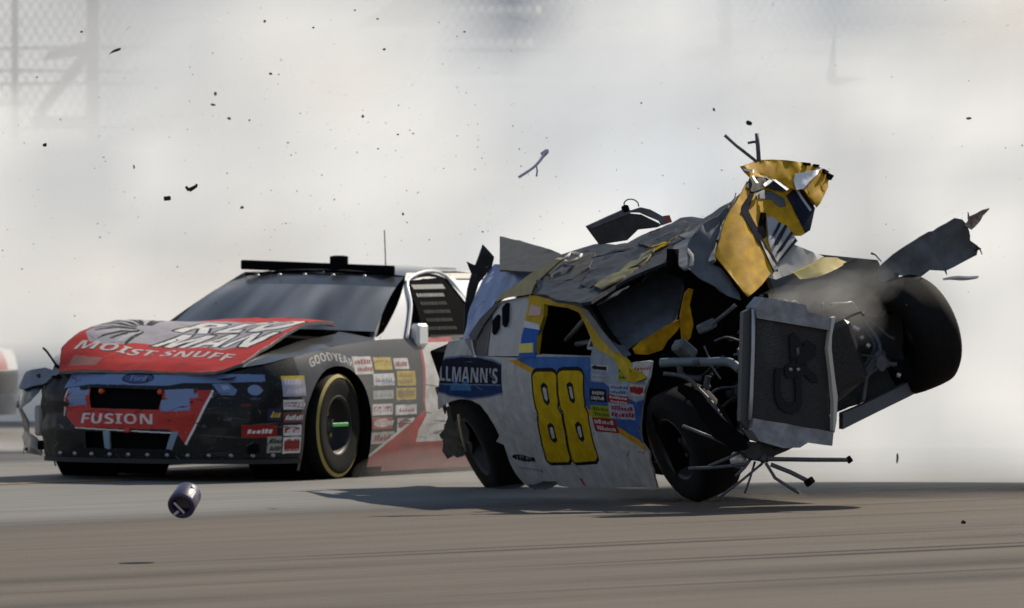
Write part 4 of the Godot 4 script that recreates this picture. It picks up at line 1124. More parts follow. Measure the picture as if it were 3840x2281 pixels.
	part("lower_sill_flap", slab(torn(V([-2.867, 0.031, -2.559, 0.071, -2.338, 0.096, -2.145, 0.102, -2.293, 0.053, -2.49, 0.014, -2.763, -0.021]), 0.05, 0.008), 0.04, func(v): return wside(v, -0.03), Vector3(0, 0, 0.012)), blacksheet, c)
	# ---- roof
	var top := wplane(Vector3(-1.35, 1.345, 0), Vector3(0, 0, 1), Vector3(-1, 0, 0), 0.012, 1.8)
	part("roof", slab(torn(V([0.492, 0.988, 0.33, 1.143, 0.209, 1.203, 0.075, 1.083, 0.01, 0.699, -0.123, 0.762, -0.25, 0.722, -0.325, 0.725, -0.409, 0.773, -0.442, 0.662, -0.43, 0.458, -0.586, 0.547, -0.708, 0.606, -0.989, 0.958, -0.479, -0.102, -0.034, -0.744, 0.071, -0.641, 0.207, -0.451, 0.328, -0.449, 0.45, -0.448, 0.639, -0.507, 0.899, -0.703, 0.941, -0.639, 0.914, -0.262, 0.85, 0.25, 0.626, 0.803]), 0.1, 0.012), 0.06, top, Vector3(0, 0.02, 0)), slate, c)
	# panels heaped on the roof: slate, tan-edged, and torn
	for s in [[[0.698, -0.096, 0.436, 0.283, 0.21, 0.554, 0.094, 0.331, 0.172, 0.049, 0.4, -0.16, 0.608, -0.303, 0.729, -0.302], slate, 0.014], [[0.529, 0.834, 0.325, 1.083, 0.202, 1.103, 0.202, 0.778, 0.44, 0.341, 0.605, 0.249, 0.686, 0.342], blacksheet, 0.010], [[0.031, 0.471, -0.158, 0.612, -0.359, 0.595, -0.277, 0.329, -0.067, 0.144, 0.083, 0.176], slate, 0.014], [[0.724, -0.358, 0.4, -0.16, 0.125, 0.084, 0.098, 0.053, 0.296, -0.245, 0.548, -0.44, 0.733, -0.536], mat("olive_scrape", Color.WHITE, 0.6, 0.0, grain(0.02, lin(0.03, 0.03, 0.02), lin(0.20, 0.18, 0.05), 5, 256, 22), 1.5), 0.018],
		[[0.231, -0.458, 0.057, -0.17, -0.097, -0.259, -0.026, -0.631, 0.225, -1.146, 0.36, -1.263, 0.401, -1.048], sheetgrey, 0.03], [[-0.074, 0.048, -0.266, 0.128, -0.461, 0.169, -0.116, -0.526, 0.029, -0.551], sheetgrey, 0.026]]:
		part("roof_panel", slab(torn(V(s[0]), 0.09, 0.010), 0.05, wplane(Vector3(-1.35, 1.345 + s[2], 0), Vector3(0, 0, 1), Vector3(-1, 0, 0), 0.02, 3.5), Vector3(0, 0.012, 0)), s[1], c)
	rng.seed = 707
	var frame := V([0.594, 0.412, -0.335, 0.568, -0.101, -0.317, 0.826, -0.584])
	for k in 16:
		var a := rng.randf(); var b := rng.randf()
		var o := frame[0].lerp(frame[1], a).lerp(frame[3].lerp(frame[2], a), b)
		var t := rng.randf_range(0.04, 0.14)
		var dir := (frame[1] - frame[0]).normalized().rotated(rng.randf_range(-0.5, 0.5))
		var side := dir.orthogonal() * t * rng.randf_range(0.12, 0.4)
		var h := rng.randf_range(0.025, 0.045)
		part("paint_flake", slab(torn(PackedVector2Array([o - dir * t, o - side, o + dir * t, o + side]), 0.04, 0.008), 0.05, wplane(Vector3(-1.35, 1.345 + h, 0), Vector3(0, rng.randf_range(-0.2, 0.2), 1), Vector3(-1, rng.randf_range(-0.15, 0.15), 0), 0.01, 9.0, Vector3(0, 0, 0)), Vector3(0, 0.006, 0)), [slate, yedge, blacksheet, sheetgrey, tan_, slate, blacksheet][k % 7], c)
	var lw := V([0.434, 0.724, 0.331, 0.838, 0.352, 0.625, 0.418, 0.528, 0.481, 0.538, 0.464, 0.634])
	for k in 5: part("roof_lettering", tube([top.call(lw[k]) + Vector3(0, 0.05, 0), top.call(lw[k + 1]) + Vector3(0, 0.05, 0)], 0.010, 6), mat("white_roof_lettering", lin(0.4, 0.41, 0.42), 0.6), c)
	var flapP := wplane(Vector3(-1.9, 0, 0), Vector3(0, 0, 1), Vector3(0, 1, 0), 0.01, 5.0)
	part("raised_roof_flap", slab(V([0.962, 1.87, 0.945, 1.848, 0.668, 1.84, 0.601, 1.807, 0.514, 1.718, 0.501, 1.699, 0.532, 1.697, 0.65, 1.728, 0.743, 1.695, 0.918, 1.735]), 0.06, flapP_at(-0.15), Vector3(0.012, 0, 0)), blacksheet, c)
	part("flap_rim", slab(V([0.961, 1.871, 0.694, 1.878, 0.653, 1.854, 0.59, 1.849, 0.538, 1.815, 0.488, 1.759, 0.432, 1.694, 0.501, 1.699, 0.509, 1.73, 0.606, 1.82, 0.662, 1.843, 0.944, 1.846]), 0.05, flapP_at(-0.14), Vector3(0.02, 0, 0)), sheetgrey, c)
	part("wire_loop", tube(curve(V3([-0.783, 1.772, 0.441, -0.785, 1.802, 0.434, -0.777, 1.814, 0.408, -0.764, 1.803, 0.378, -0.754, 1.776, 0.362, -0.752, 1.753, 0.366])), 0.004, 5), M.black, c)
	part("red_bracket", slab(V([0.471, 1.747, 0.435, 1.739, 0.433, 1.696, 0.47, 1.701]), 0.1, flapP_at(-0.14), Vector3(0.02, 0, 0)), mat("red_bracket_paint", lin(0.28, 0.05, 0.03), 0.5), c)
	part("roof_bolt", block(flapP_at(-0.14).call(V([0.689, 1.879])[0]), Vector3(0.02, 0.02, 0.02)), M.black, c)
	# ---- windshield and the yellow trim torn round it
	var shield := wplane(Vector3(-0.62, 0.97, 0), Vector3(0, 0, 1), Vector3(-0.8969, 0.4423, 0), 0.01, 3.0)
	part("windshield", slab(V([0.702, 0.618, 0.494, 0.676, 0.322, 0.69, 0.211, 0.67, 0.124, 0.467, 0.174, 0.388, 0.392, 0.11, 0.535, 0.089, 0.765, 0.042, 0.805, 0.025, 0.781, 0.261]), 0.06, shield, Vector3(0, 0.006, 0)), mat("crazed_windshield", Color.WHITE, 0.3, 0.0, grain(0.02, lin(0.035, 0.039, 0.048), lin(0.10, 0.107, 0.12), 5, 512, 23), 1.0), c)
	part("windshield_sticker", slab(disc2(V([0.542, 0.601])[0], 0.055, 0.035, 12), 0.05, wplane(Vector3(-0.615, 0.985, 0), Vector3(0, 0, 1), Vector3(-0.8969, 0.4423, 0), 0.0), Vector3(0, 0.003, 0)), mat("green_sticker", lin(0.01, 0.09, 0.06), 0.5), c)
	part("windshield_gasket", tube(path_on(shield, V([0.702, 0.633, 0.734, 0.47, 0.781, 0.261, 0.798, 0.108, 0.805, 0.016]), 0.02), 0.018, 6), M.black, c)
	part("torn_yellow_trim", slab(V([0.796, 1.003, 0.726, 1.027, 0.642, 1.036, 0.544, 1.054, 0.461, 1.061, 0.456, 1.02, 0.499, 0.999, 0.567, 0.965, 0.622, 0.927, 0.721, 0.934, 0.794, 0.967]), 0.05, wplane(Vector3(-0.5, 0, 0), Vector3(0, 0, 1), Vector3(0, 1, 0), 0.02, 8.0), Vector3(0.012, 0, 0)), yellow, c)
	part("torn_yellow_trim", slab(V([0.466, 1.005, 0.445, 1.081, 0.388, 1.162, 0.359, 1.198, 0.328, 1.214, 0.308, 1.198, 0.36, 1.114, 0.374, 1.054, 0.381, 0.99, 0.429, 0.93, 0.495, 0.902]), 0.05, wplane(Vector3(-0.49, 0, 0), Vector3(0, 0, 1), Vector3(0, 1, 0), 0.02, 8.0), Vector3(0.012, 0, 0)), yellow, c)
	# ---- inside: what the openings show
	part("dark_cabin_fill", block(Vector3(-2.1, 0.80, 0.0), Vector3(0.85, 0.38, 0.52), Basis(), 0.05), M.black, c)  # added black block that fills the cabin with painted dark
	part("floor_pan", block(Vector3(-2.1, 0.22, -0.02), Vector3(1.45, 0.04, 0.85)), M.black, c)
	part("left_side_panel", patch(V([-3.9, 0.2, -0.6, 0.2, -0.6, 0.9, -3.9, 0.95]), 0.2, func(v): return Vector3(v.x, v.y, -0.97 + 0.05 * absf(v.y - 0.5))), skin_plain(), c)
	part("trunk_floor", block(Vector3(-3.5, 0.60, 0.0), Vector3(0.45, 0.25, 0.80)), M.black, c)
	part("headrest", block(Vector3(-1.62, 1.02, 0.50), Vector3(0.10, 0.10, 0.04), Basis(Vector3(0, 0, 1), 0.2), 0.03), mat("grey_padding", lin(0.06, 0.06, 0.065), 0.8), c)
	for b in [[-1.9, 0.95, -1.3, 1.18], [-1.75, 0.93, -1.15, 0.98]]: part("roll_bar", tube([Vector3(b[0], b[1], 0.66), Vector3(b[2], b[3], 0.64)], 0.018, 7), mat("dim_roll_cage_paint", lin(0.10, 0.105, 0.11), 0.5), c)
	part("seat", block(Vector3(-2.0, 0.8, -0.3), Vector3(0.12, 0.4, 0.24)), M.seat, c)
	part("firewall", patch(torn(V([0.824, 0.981, 0.493, 0.894, 0.372, 0.987, 0.303, 1.213, 0.305, 1.289, 0.249, 1.276, 0.172, 1.209, 0.01, 0.987, 0.098, 0.739, 0.166, 0.597, 0.848, 0.864]), 0.08, 0.01), 0.08, wplane(Vector3(-0.62, 0, 0), Vector3(0, 0, 1), Vector3(0, 1, 0), 0.03, 5.0)), M.black, c)
	part("engine_bay_wall", patch(torn(V([0.8, 0.976, 0.239, 0.812, 0.445, 0.161, 0.937, 0.223, 0.967, 0.622]), 0.08, 0.01), 0.08, wplane(Vector3(-0.15, 0, 0), Vector3(0, 0, 1), Vector3(0, 1, 0), 0.05, 5.0)), M.black, c)
	part("engine_bay_wall", patch(torn(V([-0.335, 0.882, -0.521, 0.903, -0.7, 0.904, -0.865, 0.864, -0.681, 0.231, -0.442, 0.208, -0.088, 0.218]), 0.08, 0.01), 0.08, wplane(Vector3(-0.15, 0, 0), Vector3(0, 0, 1), Vector3(0, 1, 0), 0.06, 5.0)), blacksheet, c)
	var dim := mat("greasy_engine_metal", Color.WHITE, 0.45, 0.5, grain(0.05, lin(0.008, 0.008, 0.009), lin(0.04, 0.04, 0.042), 4, 256, 24), 3.0)
	part("engine_block", block(Vector3(0.05, 0.62, 0.0), Vector3(0.28, 0.2, 0.27), Basis(), 0.03), dim, c)
	for k in 4:
		part("header_pipe", tube(curve([Vector3(-0.14 + k * 0.11, 0.62, 0.26), Vector3(-0.15 + k * 0.11, 0.60, 0.40), Vector3(-0.22 + k * 0.08, 0.42, 0.46), Vector3(-0.4, 0.3, 0.45)]), 0.024), dim, c)
	# ---- folded hood
	folded_hood(c, yellow, blacksheet, sheetgrey)
	# ---- radiator pack
	radiator(c, sheetgrey)
	# ---- wheels
	var w := {"tyre": rubber, "rim": M.rim_black, "nut": M.dull_steel}
	wheel(c, Vector3(-3.36, 0.275, 0.80), Vector3(-0.10, -0.05, 0.99).normalized(), w, "rear_wheel")
	wheel(c, Vector3(-2.9, 0.36, -0.80), Vector3(0, 0, -1), w, "rear_wheel")
	wheel(c, Vector3(-0.05, 0.42, 0.80), Vector3(0.05, 0, 1).normalized(), w, "front_wheel")
	var lf := wheel(c, Vector3(-0.03, 0.505, -0.765), Vector3(-0.15, -0.05, -0.98).normalized(), w, "front_wheel")
	lf.set_meta("label", "torn-off front wheel hanging high beside the radiator")
	# ---- frame rails, pipes and hoses
	part("frame_rail", slab(V([-0.117, 0.142, -0.151, 0.234, -0.272, 0.233, -0.453, 0.239, -0.637, 0.251, -0.68, 0.222, -0.685, 0.173, -0.606, 0.167, -0.371, 0.156]), 0.1, wplane(Vector3(0.02, 0, 0), Vector3(0, 0, 1), Vector3(0, 1, 0), 0.004, 5.0), Vector3(0.06, 0, 0)), mat("blue_grey_frame_paint", lin(0.10, 0.115, 0.135), 0.5), c)
	for h in [[-0.091, 0.353, -0.199, -0.063, 0.384, -0.286, -0.036, 0.425, -0.377, -0.013, 0.481, -0.461, -0.006, 0.535, -0.503, -0.108, 0.581, -0.541, -0.219, 0.64, -0.559], [-0.044, 0.311, -0.163, -0.009, 0.351, -0.273, 0.022, 0.404, -0.379, 0.047, 0.472, -0.475, 0.049, 0.541, -0.509, -0.057, 0.6, -0.542, -0.221, 0.676, -0.571], [-0.043, 0.335, -0.175, 0.003, 0.381, -0.317, 0.032, 0.451, -0.424, 0.053, 0.503, -0.503, 0.025, 0.413, -0.534, 0.046, 0.386, -0.578], [0.017, 0.253, -0.3, 0.021, 0.336, -0.345, 0.027, 0.395, -0.387, 0.009, 0.407, -0.489, 0.03, 0.395, -0.538]]:
		part("hose", tube(curve(V3(h), 5), 0.014, 7), mat("blue_grey_hose", lin(0.085, 0.10, 0.12), 0.45), c)
	for h in [[-0.014, 0.694, -0.409, 0.001, 0.662, -0.435], [0.006, 0.623, -0.43, 0.01, 0.604, -0.434], [0.019, 0.566, -0.441, 0.027, 0.548, -0.454], [0.093, 0.339, -0.537, 0.101, 0.322, -0.552]]:
		part("bright_fitting", tube(V3(h), 0.016, 6), mat("polished_alloy", lin(0.6, 0.6, 0.58), 0.3, 0.6), c)
	part("cross_pipe", tube(curve(V3([0.052, 0.963, 0.874, 0.149, 0.934, 0.774, 0.253, 0.893, 0.66, 0.345, 0.861, 0.572, 0.417, 0.807, 0.549])), 0.028, 8), mat("pale_blue_pipe", lin(0.12, 0.155, 0.17), 0.45), c)
	part("pipe_collar", tube(V3([0.223, 0.932, 0.721, 0.226, 0.899, 0.728]), 0.022, 8), M.dull_steel, c)
	part("bent_rod", tube(curve(V3([0.243, 0.934, 0.954, 0.276, 0.896, 0.883, 0.302, 0.852, 0.834, 0.328, 0.768, 0.801, 0.375, 0.678, 0.773, 0.428, 0.58, 0.763, 0.449, 0.506, 0.739, 0.478, 0.448, 0.687])), 0.013, 7), M.dull_steel, c)
	part("crumpled_bracket", block(V3([0.105, 0.989, 0.722])[0], Vector3(0.05, 0.07, 0.04), Basis(Vector3(1, 0.4, 0).normalized(), 0.6), 0.015), sheetgrey, c)
	part("crumpled_bracket", block(V3([0.061, 1.062, 0.52])[0], Vector3(0.03, 0.03, 0.07), Basis(Vector3(0, 1, 0.4).normalized(), 0.5), 0.012), sheetgrey, c)
	part("bent_rod", tube(V3([0.119, 1.07, 0.508, 0.156, 1.114, 0.39, 0.171, 1.134, 0.341]), 0.012, 6), M.dull_steel, c)
	for h in [[0.254, 0.817, 0.689, 0.251, 0.773, 0.716, 0.258, 0.739, 0.714], [0.141, 0.931, 0.796, 0.15, 0.858, 0.804, 0.193, 0.802, 0.714]]:
		part("hose", tube(curve(V3(h)), 0.02, 7), mat("dark_hose", lin(0.04, 0.045, 0.055), 0.5), c)
	# the tangle of the engine bay: bent tubes, wires and brackets
	rng.seed = 606
	var bits := [M.dull_steel, mat("dark_hose", lin(0.025, 0.027, 0.03), 0.5), dim, sheetgrey, mat("blue_grey_tube", lin(0.07, 0.085, 0.10), 0.45), mat("oily_black", lin(0.01, 0.01, 0.01), 0.3)]
	for k in 46:
		var left := k % 3 > 0
		var o := Vector3(rng.randf_range(0.0, 0.42), rng.randf_range(0.32, 0.98), rng.randf_range(0.34, 0.66)) if left else Vector3(rng.randf_range(-0.05, 0.2), rng.randf_range(0.45, 0.95), rng.randf_range(-0.5, -0.05))
		if k % 4 == 3:
			part("bracket", slab(torn(disc2(Vector2.ZERO, rng.randf_range(0.03, 0.08), rng.randf_range(0.015, 0.05), 7), 0.04, 0.01), 0.03, wplane(o, Vector3(rng.randf_range(-0.4, 0.4), rng.randf_range(-0.5, 0.5), 1).normalized(), Vector3(rng.randf_range(-0.5, 0.5), 1, rng.randf_range(-0.4, 0.4)).normalized(), 0.02, 12.0), Vector3(0.008, 0, 0)), bits[k % 6], c)
		else:
			var way := [o]
			var d := Vector3(rng.randf_range(-0.4, 0.4), rng.randf_range(-1, 1), rng.randf_range(-1, 1)).normalized()
			for j in 3:
				d = (d + Vector3(rng.randf_range(-0.5, 0.5), rng.randf_range(-0.8, 0.6), rng.randf_range(-0.7, 0.7))).normalized()
				var nx: Vector3 = way[-1] + d * rng.randf_range(0.05, 0.12)
				way.append(Vector3(clampf(nx.x, -0.1, 0.55), clampf(nx.y, 0.25, 1.0), clampf(nx.z, 0.3, 0.7) if left else clampf(nx.z, -0.6, 0.0)))
			part("bent_tube", tube(curve(way, 4), rng.randf_range(0.005, 0.016), 6), bits[(k * 5 + 1) % 6], c)
	# broken suspension arms splayed under the radiator
	for h in [[[0.752, 0.696, 1.142, 0.735, 0.543, 0.968, 0.711, 0.392, 0.812], 0.011], [[0.679, 0.43, 1.166, 0.692, 0.376, 1.01, 0.712, 0.328, 0.836], 0.011], [[0.631, 0.386, 1.025, 0.676, 0.395, 0.901, 0.67, 0.399, 0.773], 0.010], [[0.716, 0.166, 0.896, 0.727, 0.241, 0.835, 0.69, 0.312, 0.758], 0.007], [[0.658, 0.19, 1.04, 0.71, 0.246, 0.878, 0.707, 0.289, 0.724], 0.008],
		[[0.694, 0.278, 0.906, 0.712, 0.309, 0.844, 0.684, 0.349, 0.756], 0.010], [[0.765, 0.312, 0.702, 0.907, 0.236, 0.502, 1.04, 0.171, 0.321], 0.014], [[0.772, 0.277, 0.7, 0.817, 0.197, 0.616, 0.907, 0.116, 0.556], 0.014], [[0.76, 0.296, 0.723, 0.783, 0.193, 0.707, 0.809, 0.132, 0.665, 0.884, 0.074, 0.634], 0.010], [[0.754, 0.311, 0.733, 0.665, 0.336, 0.669, 0.581, 0.348, 0.601], 0.018]]:
		part("suspension_rod", tube(V3(h[0]), h[1], 7), M.dull_steel, c)
	part("rod_end", block(V3([0.907, 0.116, 0.556])[0], Vector3(0.02, 0.02, 0.03), turn, 0.006), M.black, c)
	part("rod_end", block(V3([1.039, 0.172, 0.323])[0], Vector3(0.012, 0.02, 0.018), turn, 0.005), M.black, c)
	part("suspension_hub", slab(torn(V([0.816, 0.431, 0.733, 0.431, 0.598, 0.35, 0.496, 0.304, 0.545, 0.302, 0.638, 0.306, 0.693, 0.284, 0.762, 0.322, 0.806, 0.362]), 0.06, 0.01), 0.05, wplane(Vector3(0.72, 0, 0), Vector3(0, 0, 1), Vector3(0, 1, 0), 0.03, 8.0), Vector3(0.08, 0, 0)), blacksheet, c)
	part("suspension_hub", lathe([Vector2(0.001, -0.04), Vector2(0.05, -0.035), Vector2(0.055, 0.0), Vector2(0.04, 0.03), Vector2(0.001, 0.035)], V3([0.606, 0.349, 0.82])[0], Vector3(0.6, 0.3, 0.5).normalized(), 14), mat("polished_hub", lin(0.55, 0.54, 0.5), 0.35, 0.3), c)
	part("tyre_shade_sheet", slab(torn(V([1.082, 0.949, 0.968, 0.845, 0.89, 0.645, 0.795, 0.488, 0.787, 0.414, 0.878, 0.423, 0.973, 0.548, 1.013, 0.694, 1.039, 0.813, 1.1, 0.902]), 0.07, 0.014), 0.05, wplane(Vector3(0.75, 0, 0), Vector3(0, 0, 1), Vector3(0, 1, 0), 0.03, 7.0), Vector3(0.01, 0, 0)), M.black, c)  # black sheet added to bury the tyre in dark wreckage and shade
	# grey fender skin thrown out to the right, its tip shredded
	var skin2 := wplane(Vector3(-0.15, 0, 0), Vector3(0, 0, 1), Vector3(0, 1, 0), 0.035, 4.0)
	part("torn_fender_skin", slab(torn(V([-0.678, 0.895, -0.783, 0.954, -0.967, 1, -1.142, 1.024, -1.178, 1.015, -1.267, 1.031, -1.329, 1.042, -1.366, 1.019, -1.385, 0.985, -1.391, 0.93, -1.383, 0.874, -1.417, 0.826, -1.395, 0.774, -1.319, 0.77, -1.213, 0.764, -1.155, 0.763, -1.061, 0.805, -0.997, 0.789, -0.952, 0.789, -0.861, 0.853, -0.756, 0.847]), 0.07, 0.010), 0.05, skin2, Vector3(0.012, 0, 0)), sheetgrey, c)
	part("shredded_edge", slab(torn(V([-1.365, 0.981, -1.402, 0.996, -1.41, 1.052, -1.423, 1.017, -1.463, 1.02, -1.51, 1.025, -1.556, 1.021, -1.504, 0.992, -1.482, 0.966, -1.426, 0.949, -1.4, 0.938]), 0.03, 0.008), 0.05, wplane(Vector3(-0.12, 0, 0), Vector3(0, 0, 1), Vector3(0, 1, 0), 0.03, 10.0), Vector3(0.008, 0, 0)), mat("torn_fibre", Color.WHITE, 0.8, 0.0, grain(0.06, lin(0.10, 0.05, 0.035), lin(0.42, 0.38, 0.35), 3, 128, 25), 3.0), c)
	for h in [[-0.148, 0.831, -1.405, -0.139, 0.808, -1.418, -0.132, 0.769, -1.419], [-0.151, 0.809, -1.385, -0.135, 0.805, -1.427], [-0.216, 0.753, -1.19, -0.212, 0.723, -1.187], [-0.391, 0.997, -0.834, -0.38, 0.978, -0.853, -0.365, 0.925, -0.871]]:
		part("torn_shred", tube(V3(h), 0.008, 5, 0.003), blacksheet, c)
	part("fender_liner", slab(torn(V([-0.559, 1.04, -0.637, 1.043, -0.763, 0.987, -0.788, 0.95, -0.737, 0.866, -0.514, 0.883, -0.432, 0.938]), 0.06, 0.008), 0.05, wplane(Vector3(-0.2, 0, 0), Vector3(0, 0, 1), Vector3(0, 1, 0), 0.03, 5.0), Vector3(0.01, 0, 0)), mat("dark_green_grey_liner", lin(0.075, 0.08, 0.072), 0.6), c)

func skin_plain() -> StandardMaterial3D:
	return lacquer(mat("white_car_paint", lin(0.6, 0.61, 0.63), 0.4), 0.5, 0.2)

func flapP_at(x: float) -> Callable:
	return wplane(Vector3(x, 0, 0), Vector3(0, 0, 1), Vector3(0, 1, 0), 0.008, 5.0)

func path_on(f: Callable, pts: PackedVector2Array, lift: float) -> Array:
	var o := []
	for q in pts: o.append(f.call(q) + Vector3(0.3, 0.9, 0.2) * lift)
	return curve(o)

func folded_hood(c: Node3D, yellow: Material, dark: Material, grey: Material) -> void:
	# the hood stands on end; its nose is folded back over the top. Domain: Z, Y in a plane across the car
	var bend := func(v: Vector2) -> Vector3:
		return Vector3(-0.1 - 0.5 * v.y + 0.45 * v.x + 0.03 * sin(v.x * 9.0 + v.y * 5.0) + 0.012 * bumps.get_noise_2d(v.x * 9.0, v.y * 9.0), 1.35 + v.y, v.x)
	var over := func(v: Vector2) -> Vector3:      # the folded-over tip leans back and catches the sun
		var b: Vector3 = bend.call(v)
		return b + Vector3(0.05 - 0.4 * maxf(0.0, v.y - 0.27) + 0.03 * bumps.get_noise_2d(v.x * 14.0, v.y * 14.0), 0, 0)
	var h := part("hood", slab(torn(V([-0.211, 0.354, -0.118, 0.317, -0.046, 0.29, 0.039, 0.263, 0.114, 0.224, 0.182, 0.168, 0.228, 0.131, 0.298, 0.076, 0.285, 0.026, 0.278, -0.023, 0.269, -0.072, 0.254, -0.133, 0.247, -0.174, 0.234, -0.206, 0.153, -0.2, 0.083, -0.193, -0.043, -0.163, -0.096, -0.161, -0.157, -0.066, -0.261, -0.015, -0.365, -0.056, -0.426, -0.052, -0.486, 0.007, -0.55, 0.056, -0.613, 0.087, -0.548, 0.187, -0.448, 0.226, -0.33, 0.308]), 0.08, 0.006), 0.05, bend, Vector3(0.012, 0, 0)), yellow, c)
	var lift := func(k): return func(v): return bend.call(v) + Vector3(k, 0, 0)
	var navy := mat("navy_hood_stripe", Color.WHITE, 0.45, 0.0, grain(0.03, lin(0.012, 0.014, 0.025), lin(0.03, 0.034, 0.05), 4, 256, 31), 1.5)
	navy.roughness = 0.8
	navy.metallic_specular = 0.1
	part("navy_stripe", slab(V([-0.232, 0.282, -0.149, 0.24, -0.104, 0.207, -0.103, 0.148, -0.105, 0.066, -0.106, -0.032, -0.105, -0.133, -0.09, -0.177, -0.057, -0.164, -0.068, -0.031, -0.052, 0.048, -0.047, 0.133, -0.036, 0.224, -0.069, 0.253, -0.146, 0.278, -0.205, 0.297]), 0.05, lift.call(0.006), Vector3(0.01, 0, 0)), navy, h)
	part("navy_stripe", slab(V([-0.425, 0.179, -0.489, 0.195, -0.539, 0.176, -0.553, 0.11, -0.559, 0.048, -0.442, -0.049, -0.401, -0.052, -0.41, 0.018, -0.42, 0.107]), 0.05, lift.call(0.006), Vector3(0.01, 0, 0)), navy, h)
	part("navy_stripe", slab(V([-0.193, 0.163, -0.225, 0.146, -0.142, 0.031, -0.111, 0.025, -0.1, 0.085]), 0.05, lift.call(0.008), Vector3(0.01, 0, 0)), M.black, h)
	part("navy_stripe", slab(V([-0.253, 0.292, -0.352, 0.235, -0.404, 0.169, -0.386, 0.129, -0.341, 0.138, -0.319, 0.193, -0.255, 0.227, -0.205, 0.246]), 0.05, lift.call(0.005), Vector3(0.01, 0, 0)), grey, h)
	part("silver_pinstripe", slab(V([-0.076, 0.03, -0.085, 0.008, -0.101, -0.154, -0.065, -0.168, -0.062, -0.139]), 0.05, lift.call(0.012), Vector3(0.01, 0, 0)), mat("silver_stripe", lin(0.35, 0.35, 0.36), 0.4), h)
	part("silver_pinstripe", slab(V([-0.497, 0.188, -0.512, 0.182, -0.527, 0.051, -0.509, 0.045]), 0.05, lift.call(0.014), Vector3(0.008, 0, 0)), mat("pale_stripe", lin(0.45, 0.45, 0.46), 0.4), h)
	var panel := mat("pale_hood_underside", lin(0.36, 0.36, 0.37), 0.55)
	part("hood_underside", slab(torn(V([-0.213, 0.123, -0.256, 0.111, -0.276, 0.071, -0.309, 0.03, -0.326, -0.073, -0.275, -0.08, -0.173, -0.128, -0.116, -0.132, -0.116, -0.069, -0.136, 0.006]), 0.06, 0.004), 0.05, lift.call(0.010), Vector3(0.01, 0, 0)), panel, c)
	for s in [[-0.182, 0.016, -0.196, 0.01, -0.283, 0.055, -0.278, 0.066], [-0.159, -0.03, -0.176, -0.041, -0.309, 0.03, -0.304, 0.04], [-0.148, -0.077, -0.173, -0.082, -0.321, -0.02, -0.318, -0.008], [-0.124, -0.122, -0.154, -0.12, -0.316, -0.069, -0.314, -0.055]]:
		part("hood_rib", slab(V(s), 0.08, lift.call(0.024), Vector3(0.014, 0, 0)), navy, c)
	# lit tip, folded over
	part("folded_hood_tip", slab(torn(V([-0.223, 0.444, -0.298, 0.434, -0.392, 0.421, -0.474, 0.393, -0.552, 0.359, -0.662, 0.3, -0.75, 0.229, -0.788, 0.168, -0.713, 0.122, -0.639, 0.086, -0.562, 0.052, -0.549, 0.121, -0.534, 0.178, -0.487, 0.192, -0.448, 0.226, -0.427, 0.266, -0.381, 0.307, -0.35, 0.333, -0.287, 0.353, -0.245, 0.364, -0.227, 0.408]), 0.07, 0.006), 0.04, over, Vector3(0.012, 0, 0)), yellow, c)
	part("painted_glare", slab(torn(V([-0.538, 0.274, -0.626, 0.254, -0.743, 0.236, -0.678, 0.22, -0.6, 0.204, -0.529, 0.18, -0.487, 0.192, -0.496, 0.234]), 0.06, 0.006), 0.04, func(v): return over.call(v) + Vector3(0.012, 0.004, 0), Vector3(0.008, 0, 0)), mat("white_glare_paint", lin(0.78, 0.78, 0.78), 0.35), c)  # white patch painting sun glare on the folded tip
	for s in [[-0.253, 0.375, -0.268, 0.369, -0.265, 0.324, -0.25, 0.33], [-0.285, 0.307, -0.359, 0.311, -0.368, 0.298, -0.291, 0.291], [-0.371, 0.311, -0.396, 0.292, -0.442, 0.218, -0.416, 0.218], [-0.221, 0.434, -0.295, 0.396, -0.279, 0.384, -0.223, 0.419]]:
		part("torn_bright_edge", slab(V(s), 0.05, func(v): return over.call(v) + Vector3(0.03, 0, 0), Vector3(0.008, 0, 0)), mat("bright_torn_edge", lin(0.75, 0.74, 0.72), 0.4), c)
	part("hood_shadow_gap", slab(torn(V([-0.174, 0.332, -0.248, 0.368, -0.347, 0.329, -0.419, 0.255, -0.46, 0.207, -0.421, 0.208, -0.328, 0.272, -0.232, 0.282, -0.203, 0.293]), 0.05, 0.01), 0.05, lift.call(0.012), Vector3(0.01, 0, 0)), dark, c)  # dark sheet painting the shadow in the gap under the folded tip
	for s in [[-0.64, 0.313, -0.672, 0.296, -0.656, 0.284, -0.634, 0.297], [-0.698, 0.279, -0.726, 0.264, -0.711, 0.253, -0.69, 0.266], [-0.75, 0.229, -0.774, 0.201, -0.748, 0.192, -0.731, 0.213], [-0.769, 0.194, -0.792, 0.168, -0.761, 0.15, -0.747, 0.174]]:
		part("hood_clip", slab(torn(V(s), 0.02, 0.004), 0.05, func(v): return over.call(v) + Vector3(0.03, 0, 0), Vector3(0.03, 0, 0)), M.black, c)
	# pale sheet and yellow bar slid out from under it
	part("pale_inner_sheet", slab(V([-0.283, -0.07, -0.365, -0.148, -0.446, -0.219, -0.307, -0.222, -0.175, -0.225, -0.055, -0.214, -0.004, -0.18, -0.086, -0.157, -0.168, -0.135]), 0.06, func(v): return bend.call(v) + Vector3(-0.02, 0, 0), Vector3(0.008, 0, 0)), mat("pale_beige_sheet", Color.WHITE, 0.6, 0.0, grain(0.02, lin(0.36, 0.34, 0.31), lin(0.5, 0.48, 0.45), 3, 256, 33), 1.0), c)
